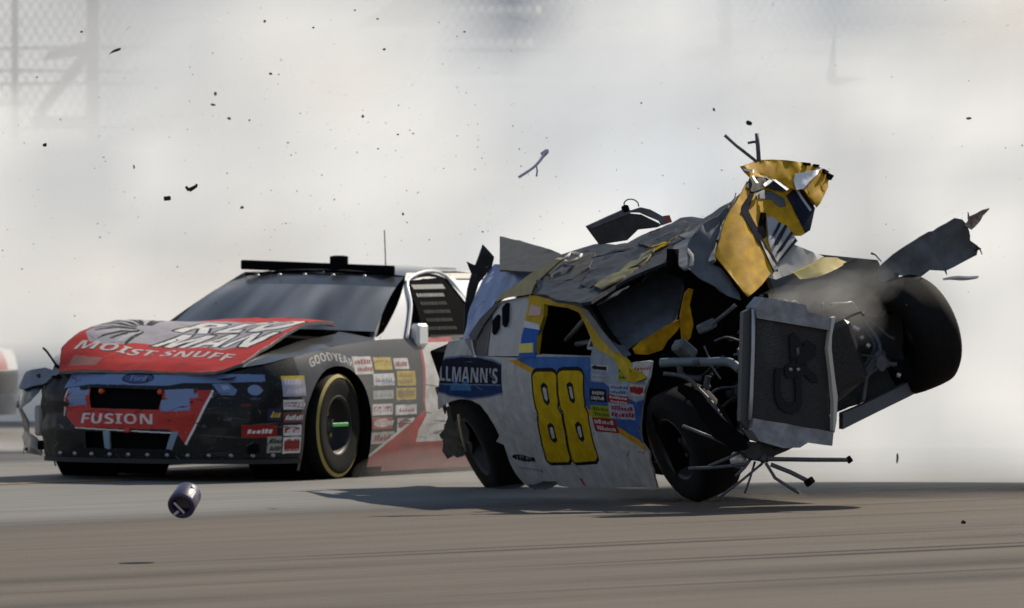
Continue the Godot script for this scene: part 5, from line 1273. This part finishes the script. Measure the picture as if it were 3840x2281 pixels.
	part("yellow_bar", slab(V([-0.178, -0.221, -0.307, -0.222, -0.443, -0.223, -0.536, -0.262, -0.602, -0.32, -0.495, -0.314, -0.313, -0.298, -0.195, -0.266]), 0.06, func(v): return bend.call(v) + Vector3(0.01, 0, 0), Vector3(0.04, 0, 0)), mat("pale_yellow_paint", Color.WHITE, 0.5, 0.0, grain(0.02, lin(0.38, 0.30, 0.08), lin(0.56, 0.46, 0.14), 3, 256, 34), 1.0), c)
	# crumpled grey cowl left of it
	part("crumpled_cowl", slab(torn(V([0.438, 0.159, 0.34, 0.22, 0.238, 0.254, 0.01, 0.284, -0.108, 0.321, 0.032, 0.256, 0.135, 0.204, 0.255, 0.114, 0.348, 0.06, 0.292, 0.001, 0.266, -0.073, 0.261, -0.175, 0.278, -0.214, 0.35, -0.158, 0.452, -0.009, 0.492, 0.071]), 0.08, 0.008), 0.05, func(v): return bend.call(v) + Vector3(-0.04 + 0.05 * bumps.get_noise_2d(v.x * 8, v.y * 8), 0, 0), Vector3(0.012, 0, 0)), grey, c)
	part("hinge_arm", tube(V3([-0.223, 1.263, 0.327, -0.224, 1.367, 0.283, -0.224, 1.462, 0.241, -0.213, 1.461, 0.213]), 0.02, 6), M.black, c)
	part("bright_fitting", block(V3([-0.175, 1.448, 0.262])[0], Vector3(0.015, 0.03, 0.015)), mat("bright_fitting_metal", lin(0.6, 0.6, 0.6), 0.35, 0.5), c)
	part("hinge_arm", tube(V3([-0.483, 1.382, 0.39, -0.483, 1.478, 0.349]), 0.04, 6), M.black, c)
	# broken hood stays standing off the tip
	part("hood_stay", tube(V3([-0.561, 1.989, -0.243, -0.533, 1.908, -0.281, -0.438, 1.783, -0.335]), 0.011, 6), M.dull_steel, c)
	part("hood_stay", tube(V3([-0.487, 1.937, -0.416, -0.483, 1.866, -0.395, -0.433, 1.784, -0.348]), 0.014, 6), M.dull_steel, c)
	part("hood_stay", tube(V3([-0.507, 1.899, -0.347, -0.495, 1.895, -0.376, -0.484, 1.887, -0.4]), 0.008, 6), M.dull_steel, c)

func radiator(c: Node3D, grey: Material) -> void:
	var at := func(x): return func(v: Vector2) -> Vector3: return Vector3(x, v.y, v.x)
	var r := part("radiator", slab(V([0.483, 1.128, 0.061, 0.885, 0.123, 0.791, 0.159, 0.63, 0.261, 0.308, 0.717, 0.575, 0.554, 0.96]), 0.2, at.call(0.75), Vector3(0.10, 0, 0)), mat("radiator_core", Color.WHITE, 0.6, 0.2, grain(0.04, lin(0.018, 0.019, 0.021), lin(0.05, 0.052, 0.056), 4, 256, 41), 2.0), c)
	# cooling fins
	var st := begin(false)
	var q := V([0.479, 1.113, 0.078, 0.88, 0.269, 0.324, 0.702, 0.58])
	for i in 46:
		var k := (i + 0.5) / 46.0
		var a := q[0].lerp(q[3], k); var b := q[1].lerp(q[2], k)
		var d := b - a
		block_into(st, Vector3(0.752, (a.y + b.y) / 2, (a.x + b.x) / 2), Vector3(0.004, 0.0028, d.length() / 2), Basis(Vector3(1, 0, 0), -atan2(d.y, d.x)), 0.0006)
	var fins := part("cooling_fins", done(st), M.radfin if M.has("radfin") else mat("radiator_fin", lin(0.045, 0.046, 0.05), 0.5, 0.3), r)
	fins.set_meta("kind", "stuff")
	var alloy := mat("alloy_tank", Color.WHITE, 0.5, 0.35, grain(0.02, lin(0.17, 0.18, 0.205), lin(0.33, 0.345, 0.37), 4, 256, 42), 1.6)
	var tank := part("radiator_tank", slab(V([0.477, 1.19, 0.402, 1.226, 0.166, 1.089, 0.163, 1.035, 0.028, 0.95, 0.057, 0.88, 0.484, 1.126]), 0.06, func(v): return Vector3(0.79 + 0.006 * bumps.get_noise_2d(v.x * 8, v.y * 8), v.y, v.x), Vector3(0.14, 0, 0)), alloy, c)
	part("radiator_tank", slab(torn(V([0.716, 0.579, 0.26, 0.31, 0.296, 0.236, 0.434, 0.313, 0.496, 0.304, 0.6, 0.343, 0.73, 0.439, 0.751, 0.516]), 0.1, 0.004), 0.06, func(v): return Vector3(0.79 + 0.01 * bumps.get_noise_2d(v.x * 8, v.y * 8), v.y, v.x), Vector3(0.14, 0, 0)), alloy, c)
	part("radiator_frame", slab(V([0.537, 1.181, 0.481, 1.187, 0.483, 1.128, 0.555, 0.96, 0.717, 0.575, 0.754, 0.515, 0.78, 0.585, 0.664, 0.872]), 0.1, at.call(0.74), Vector3(0.05, 0, 0)), mat("dark_radiator_frame", lin(0.05, 0.055, 0.06), 0.5), c)
	part("radiator_frame", tube(V3([0.761, 1.18, 0.478, 0.764, 0.964, 0.563, 0.766, 0.702, 0.673, 0.766, 0.572, 0.731]), 0.012, 7), mat("bright_edge_tube", lin(0.42, 0.43, 0.44), 0.4, 0.4), c)
	part("radiator_frame", tube(V3([0.649, 1.157, 0.498, 0.65, 0.965, 0.578, 0.654, 0.701, 0.682, 0.661, 0.565, 0.724]), 0.012, 7), M.dull_steel, c)
	part("radiator_frame", tube(V3([0.703, 1.163, 0.495, 0.705, 0.966, 0.576, 0.708, 0.703, 0.683, 0.714, 0.568, 0.727]), 0.010, 7), M.dull_steel, c)
	part("radiator_frame", slab(V([0.035, 0.953, 0.009, 0.952, 0.071, 0.858, 0.102, 0.783, 0.14, 0.623, 0.164, 0.501, 0.22, 0.37, 0.258, 0.306, 0.262, 0.321, 0.202, 0.473, 0.161, 0.631, 0.125, 0.792]), 0.06, at.call(0.80), Vector3(0.05, 0, 0)), mat("lit_edge_strip", lin(0.55, 0.53, 0.46), 0.5), c)  # cream stands in for light caught along the right edge
	# maker's letters, sprayed black and turned to read upwards
	var ink := mat("black_spray_paint", lin(0.004, 0.004, 0.005), 0.8)
	var one := func(d, called): part(called, slab(Geometry2D.offset_polygon(V(d), 0.007)[0], 0.2, at.call(0.772), Vector3(0.014, 0, 0)), ink, r)
	one.call([0.466, 0.794, 0.447, 0.781, 0.492, 0.674, 0.497, 0.621, 0.482, 0.583, 0.45, 0.557, 0.411, 0.566, 0.384, 0.631, 0.367, 0.701, 0.342, 0.68, 0.389, 0.546, 0.418, 0.514, 0.456, 0.509, 0.494, 0.533, 0.525, 0.578, 0.528, 0.633, 0.507, 0.702], "letter")
	one.call([0.411, 0.773, 0.388, 0.786, 0.366, 0.782, 0.343, 0.812, 0.329, 0.801, 0.335, 0.77, 0.316, 0.757, 0.299, 0.74, 0.28, 0.743, 0.282, 0.722, 0.244, 0.664, 0.251, 0.628, 0.279, 0.65, 0.301, 0.702, 0.332, 0.698, 0.361, 0.699, 0.403, 0.715, 0.418, 0.737], "letter")
	one.call([0.313, 0.941, 0.287, 0.948, 0.27, 0.914, 0.267, 0.858, 0.258, 0.833, 0.239, 0.869, 0.215, 0.87, 0.184, 0.826, 0.207, 0.78, 0.252, 0.77, 0.292, 0.759, 0.329, 0.785, 0.353, 0.816, 0.331, 0.883], "letter")
	var hole := V([0.306, 0.863, 0.287, 0.866, 0.296, 0.826, 0.315, 0.823])
	part("letter_gap", slab(hole, 0.2, at.call(0.776), Vector3(0.004, 0, 0)), M.dull_steel, r)
	for h in [[0.386, 0.76], [0.34, 0.742]]:
		part("core_fitting", lathe([Vector2(0.001, 0.0), Vector2(0.012, 0.0), Vector2(0.012, 0.012), Vector2(0.001, 0.014)], Vector3(0.772, h[1], h[0]), Vector3(1, 0, 0), 8), M.steel, r)
	part("filler_neck", tube(V3([0.696, 1.2, 0.353, 0.695, 1.227, 0.346]), 0.016, 8), M.black, tank)

# ---------------------------------------------------------------- the car at the left edge, fence, stand, flying pieces
func white_car() -> void:
	var f := Vector3(0.85, 0, 0.527).normalized()
	var c := thing("race_car", "white stock car with a red corner patch, only its end in view at left", "race car", Transform3D(Basis(f, Vector3.UP, f.cross(Vector3.UP)), Vector3(-4.93, 0, -10.0)), "stock cars in the pile-up")
	rng.seed = 51
	var p := Print.new(-4.0, 0.08, 4.0, 1.0, 120.0, lin(0.66, 0.66, 0.66))
	p.rect(-4.0, 0.08, 4.0, 0.34, lin(0.05, 0.065, 0.095))
	p.rect(-4.0, 0.32, 4.0, 0.49, lin(0.015, 0.015, 0.017))
	p.poly(V([-0.62, 0.50, -0.36, 0.50, -0.42, 0.66, -0.5, 0.72, -0.7, 0.72]), lin(0.50, 0.07, 0.04))
	p.poly(V([0.10, 0.50, 0.42, 0.50, 0.42, 0.68, 0.2, 0.72, 0.05, 0.72]), lin(0.45, 0.08, 0.05))
	var skin := lacquer(mat("printed_white_and_red_paint", Color.WHITE, 0.4, 0.0, p.done()), 0.6, 0.2)
	var plain := lacquer(mat("white_top_paint", lin(0.62, 0.62, 0.62), 0.4), 0.6, 0.2)
	stock_car(c, {"skin": skin, "body_uv": p.uv, "top_skin": plain, "roof_skin": plain, "pillar_skin": plain, "wheel": {"tyre": M.rubber, "rim": M.rim_black, "nut": M.dull_steel}})

func catch_fence() -> void:
	var along := Vector3(0.955, 0, -0.297)
	var c := thing("catch_fence", "tall grey steel catch fence with chain link and cables, half lost in smoke", "fence", Transform3D(Basis(along, Vector3.UP, along.cross(Vector3.UP)), Vector3(-4.15, 0, -30)))
	var m := mat("galvanised_steel", lin(0.05, 0.07, 0.12), 0.6)
	for k in [-1, 0, 1, 2]:
		var x: float = k * 6.6
		part("post", block(Vector3(x, 3.6, 0.0), Vector3(0.055, 2.7, 0.055)), m, c)
		part("post_arm", tube(curve([Vector3(x, 6.2, 0), Vector3(x, 6.7, 0.25), Vector3(x, 7.0, 0.9)]), 0.05, 6), m, c)
		part("brace", tube([Vector3(x - 0.05, 3.2, 0), Vector3(x - 0.55, 2.6, 0.02)], 0.055, 6), m, c)
		part("gusset", slab(V([x - 0.05, 3.32, x - 0.45, 3.22, x - 0.52, 3.12, x - 0.05, 3.18]), 0.3, func(v): return Vector3(v.x, v.y, 0.02), Vector3(0, 0, 0.02)), m, c)
		part("base_plate", block(Vector3(x - 0.3, 2.52, 0.0), Vector3(0.3, 0.06, 0.05)), m, c)
		part("thin_post", block(Vector3(x - 0.78, 3.3, -0.05), Vector3(0.03, 1.6, 0.03)), m, c)
	for y in [[3.16, 3.26], [3.14, 3.02], [2.46, 2.46], [4.3, 4.3], [5.5, 5.5], [2.9, 2.9]]:
		part("cable", tube([Vector3(-8, y[0] - 0.1, 0.06), Vector3(-0.1, y[1], 0.06), Vector3(6.5, y[1] - 0.02, 0.06), Vector3(18, y[0], 0.06)], 0.014, 5), m, c)
	# chain link: two families of slanting wires
	var st := begin(false)
	var y0 := 1.0; var y1 := 6.2
	for i in 330:
		var x := -14.0 + i * 0.10
		for s in [1.0, -1.0]:
			tube_into(st, [Vector3(x, y0, 0.08 + 0.01 * s), Vector3(x + s * (y1 - y0) * 0.62, y1, 0.08 + 0.01 * s)], 0.006, 3, false)
	var w := part("chain_link", done(st), mat("chain_link_wire", lin(0.05, 0.055, 0.075), 0.6), c)
	w.set_meta("kind", "stuff")
	# low white wall it stands on
	var wall := thing("retaining_wall", "long white concrete retaining wall under the catch fence, behind the smoke", "wall", Transform3D(Basis(along, Vector3.UP, along.cross(Vector3.UP)), Vector3(-4.15, 0, -29.9)))
	part("wall_face", block(Vector3(4, 0.45, 0.25), Vector3(40, 0.45, 0.18), Basis(), 0.03), mat("white_wall_paint", Color.WHITE, 0.8, 0.0, grain(0.02, lin(0.5, 0.5, 0.49), lin(0.66, 0.66, 0.65), 4, 256, 51), 0.3), wall)

func grandstand() -> void:
	var c := thing("grandstand", "pale grandstand with rows of empty benches behind the catch fence", "grandstand", Transform3D(Basis(Vector3.UP, -0.12), Vector3(0, 0, -46)))
	var pale := mat("pale_bench_boards", lin(0.75, 0.73, 0.68), 0.7)
	var blue := mat("hazed_riser", lin(0.40, 0.42, 0.48), 0.8)  # riser colour lightened to paint in the pale haze
	for i in 15:
		var y := 0.9 + i * 0.42
		var z := -i * 0.75
		part("riser", block(Vector3(0, y - 0.1, z - 0.4), Vector3(26, 0.21, 0.3), Basis(), 0.01), blue, c)
		for k in 6:
			part("bench", block(Vector3(-21.5 + k * 8.6, y + 0.17, z), Vector3(4.0, 0.05, 0.16), Basis(), 0.01), pale, c)
	part("stand_back", block(Vector3(0, 3.0, -12), Vector3(26, 4.5, 0.2)), blue, c)

func shard(radius: float, stretch: float, bend: float) -> ArrayMesh:
	var o := PackedVector2Array()
	var n := rng.randi_range(5, 8)
	for i in n:
		var a := TAU * i / n
		o.append(Vector2(cos(a) * radius * stretch, sin(a) * radius / stretch) * rng.randf_range(0.6, 1.15))
	return slab(o, radius * 0.7, func(v): return Vector3(v.x, v.y, bend * sin(v.x / radius * 2.0) * radius), Vector3(0, 0, radius * 0.25), null, false)

func piece(called: String, label: String, at: Array, mesh: Mesh, m: Material, turn := Vector3.ZERO) -> void:
	var o := part(called, mesh, m, self)
	o.position = Vector3(at[0], at[1], at[2])
	o.rotation = turn
	tag(o, label, "debris", "pieces flying from the crash")

func flying_pieces() -> void:
	rng.seed = 404
	var dark := mat("black_debris", lin(0.012, 0.012, 0.013), 0.7)
	var grey := mat("grey_debris", lin(0.26, 0.26, 0.265), 0.7)
	var pale := mat("violet_grey_strip", lin(0.55, 0.55, 0.64), 0.6)
	piece("debris_block", "small solid black block, darkest piece hanging high left of the roof strip", [-2.161, 1.848, 3], block(Vector3.ZERO, Vector3(0.022, 0.014, 0.02), Basis(Vector3(0, 0, 1), 0.1), 0.004), dark)
	piece("debris_bracket", "v-shaped dark bracket flying just above and right of the black block", [-2.009, 1.917, 3], begin_v(), dark)
	piece("debris_sliver", "long dark tilted sliver high in the smoke near the fence post", [-2.525, 2.79, 2], shard(0.022, 2.1, 0.3), dark, Vector3(0.3, 0.2, 0.5))
	piece("debris_shard", "lone dark fleck beside the fence post, above the sliver", [-2.794, 2.923, 1], shard(0.013, 1.1, 0.2), dark)
	piece("debris_shard", "upper fleck of the dark pair high above the hood", [-1.858, 2.505, 3], shard(0.014, 0.9, 0.2), grey)
	piece("debris_shard", "lower, flatter fleck of the dark pair high above the hood", [-1.872, 2.435, 3], shard(0.014, 1.5, 0.2), grey)
	piece("debris_shard", "small flat fleck down to the right of the dark pair above the hood", [-1.773, 2.349, 3], shard(0.012, 1.3, 0.2), grey)
	piece("debris_shard", "dark fleck alone in the white smoke near the left edge, mid height", [-2.878, 2.181, 4], shard(0.014, 1.0, 0.2), dark)
	piece("debris_shard", "black chunk just above the torn corner of the black car's nose", [-3.046, 0.701, 1.5], shard(0.020, 1.2, 0.3), dark)
	piece("debris_shard", "black crumb beside the torn nose, low over the road at left", [-3.097, 0.245, 2], shard(0.015, 1.0, 0.3), dark)
	piece("debris_shard", "black oval lump directly over the two broken hood stays", [1.434, 2.31, 5], shard(0.022, 1.2, 0.2), dark)
	piece("debris_shard", "small dark fleck above the roof strip's right end, in clear smoke", [-0.671, 1.754, 4], shard(0.011, 0.8, 0.2), grey)
	piece("debris_shard", "grey fleck between the roof strip and the black block", [-1.662, 1.795, 4], shard(0.013, 1.3, 0.2), grey)
	piece("debris_shard", "thin upright grey fleck left of the black block", [-2.328, 2.043, 4], shard(0.013, 0.6, 0.2), grey)
	piece("debris_shard", "grey fleck high over the black car's roof, left of the twisted strip", [-0.92, 2.356, 4], shard(0.012, 0.9, 0.2), grey)
	piece("debris_shard", "grey fleck near the top middle of the smoke", [-0.786, 2.77, 4], shard(0.010, 1.1, 0.2), grey)
	piece("debris_shard", "dark fleck near the top edge, a third of the way from the left", [-1.522, 2.943, 4], shard(0.011, 1.0, 0.2), grey)
	piece("debris_shard", "grey fleck right of the dark sliver, over the pale smoke", [-1.486, 2.617, 4], shard(0.011, 1.2, 0.2), grey)
	piece("debris_shard", "small grey fleck left of the lump above the hood stays", [1.221, 2.389, 5], shard(0.011, 0.8, 0.2), grey)
	piece("debris_shard", "grey fleck far right of the folded yellow hood, upper right smoke", [2.76, 2.337, 5], shard(0.014, 1.4, 0.2), grey)
	piece("debris_shard", "dark crumb hanging over the brown asphalt at far right", [2.585, 0.008, 8], shard(0.014, 1.2, 0.2), dark)
	piece("debris_shard", "black crumb near the right edge, low over brown asphalt", [2.785, -0.137, 9], shard(0.011, 1.0, 0.2), dark)
	piece("debris_shard", "brown fleck over the lower right asphalt, the lowest piece in sight", [2.46, -0.226, 10], shard(0.012, 1.7, 0.2), mat("rusty_debris", lin(0.08, 0.025, 0.02), 0.7))
	piece("debris_shard", "pale thin streak-like strip under the torn grey fender skin", [2.732, 1.36, 4.5], shard(0.05, 2.6, 0.05), mat("pale_strip", lin(0.78, 0.77, 0.74), 0.5), Vector3(1.1, 0, 0.12))
	piece("debris_shard", "thin dark upright shred over the smoke, right of the splayed rods", [2.331, 0.281, 5], shard(0.016, 0.5, 0.2), grey)
	# forked strip tumbling in the middle of the smoke
	var t := thing("torn_strip", "forked violet-grey strip tumbling in clear smoke left of the raised roof flap", "debris", Transform3D(Basis(), Vector3(0.15, 2.07, 4.0)), "pieces flying from the crash")
	part("strip", tube(curve([Vector3(-0.11, -0.09, 0), Vector3(-0.04, -0.045, 0), Vector3(0.0, -0.012, 0.01), Vector3(0.035, 0.03, 0.0), Vector3(0.06, 0.07, 0.0)]), 0.009, 6), pale, t)
	part("strip_fork", tube([Vector3(0.0, -0.012, 0.01), Vector3(0.006, -0.05, 0), Vector3(0.0, -0.085, 0)], 0.006, 5), pale, t)
	part("strip_end", shard(0.028, 1.4, 0.3), pale, t).transform = Transform3D(Basis(Vector3(0, 0, 1), 0.75), Vector3(0.052, 0.06, 0))
	# hollow purple sleeve
	var ax := Vector3(-0.24, -0.42, 0.87).normalized()
	var cup := thing("sleeve", "hollow dark purple sleeve with white marks tumbling over the grey lane", "sleeve", Transform3D(Basis().scaled(Vector3.ONE * 0.86), vec([-1.694, 0.313, 13])))
	part("shell", lathe([Vector2(0.056, -0.08), Vector2(0.074, -0.09), Vector2(0.082, -0.08), Vector2(0.085, 0.07), Vector2(0.080, 0.082), Vector2(0.064, 0.086), Vector2(0.055, 0.08), Vector2(0.052, -0.02)], Vector3.ZERO, ax, 32), lacquer(mat("purple_plastic", lin(0.028, 0.018, 0.065), 0.45), 0.4, 0.2), cup)
	part("inner_web", lathe([Vector2(0.001, 0.0), Vector2(0.03, 0.002), Vector2(0.057, 0.0)], Vector3.ZERO, ax, 24), mat("tan_plastic", lin(0.22, 0.19, 0.16), 0.7), cup)
	var u := Vector3(0.75, 0.66, 0.3); u = (u - ax * u.dot(ax)).normalized()
	var v2 := ax.cross(u)
	var white := mat("white_print", lin(0.55, 0.55, 0.57), 0.6)
	part("white_mark", block(ax * 0.088 - u * 0.052 - v2 * 0.012, Vector3(0.020, 0.008, 0.003), Basis(u, v2, ax), 0.002), white, cup)
	part("white_mark", block(ax * 0.086 - u * 0.012 + v2 * 0.0, Vector3(0.007, 0.045, 0.003), Basis(u, v2, ax), 0.002), white, cup)
	part("white_mark", block(u * 0.083 + ax * 0.02, Vector3(0.004, 0.010, 0.045), Basis(u, v2, ax), 0.002), white, cup)
	part("white_mark", block(u * 0.079 + v2 * 0.022 - ax * 0.05, Vector3(0.006, 0.012, 0.016), Basis(u, v2, ax), 0.002), white, cup)
	# dust-like specks, too many to count
	rng.seed = 909
	var mm := MultiMesh.new()
	mm.transform_format = MultiMesh.TRANSFORM_3D
	mm.use_colors = true
	mm.mesh = shard(0.006, 1.2, 0.3)
	mm.instance_count = 900
	for i in 900:
		var p := Vector3(rng.randf_range(-3.5, 3.6), 0, rng.randf_range(-2.5, 6.0))
		p.y = lerpf(0.5, 3.3, pow(rng.randf(), 0.8)) if i % 3 > 0 else rng.randf_range(1.2, 2.4)
		if i % 2 == 0: p.x = rng.randfn(-0.8, 1.3)
		var s := 0.35 + 0.9 * pow(rng.randf(), 4.0)
		var g := rng.randf_range(0.25, 1.6)
		mm.set_instance_color(i, Color(g * rng.randf_range(0.9, 1.15), g, g * rng.randf_range(0.85, 1.0)))
		mm.set_instance_transform(i, Transform3D(Basis.from_euler(Vector3(rng.randf() * TAU, rng.randf() * TAU, 0)).scaled(Vector3.ONE * s), p))
	var sp := MultiMeshInstance3D.new()
	sp.name = "debris_specks"
	sp.multimesh = mm
	var speck := mat("grey_specks", lin(0.17, 0.165, 0.16), 0.8)
	speck.vertex_color_use_as_albedo = true
	sp.material_override = speck
	add_child(sp)
	tag(sp, "fine dark specks of debris scattered through the smoke", "debris", "", "stuff")

func vec(a: Array) -> Vector3:
	return Vector3(a[0], a[1], a[2])

func begin_v() -> ArrayMesh:
	var st := begin()
	tube_into(st, [Vector3(-0.035, 0.005, 0), Vector3(-0.015, -0.018, 0.005)], 0.009, 6, true, 0.012)
	tube_into(st, [Vector3(-0.015, -0.018, 0.005), Vector3(0.03, 0.008, 0), Vector3(0.034, 0.022, 0)], 0.014, 6, true, 0.006)
	return done(st)

func _ready() -> void:
	bumps.seed = 4
	bumps.frequency = 1.0
	make_camera_and_light()
	make_ground()
	make_smoke()
	common_materials()
	make_plan()
	grandstand()
	catch_fence()
	red_car()
	wreck()
	white_car()
	flying_pieces()
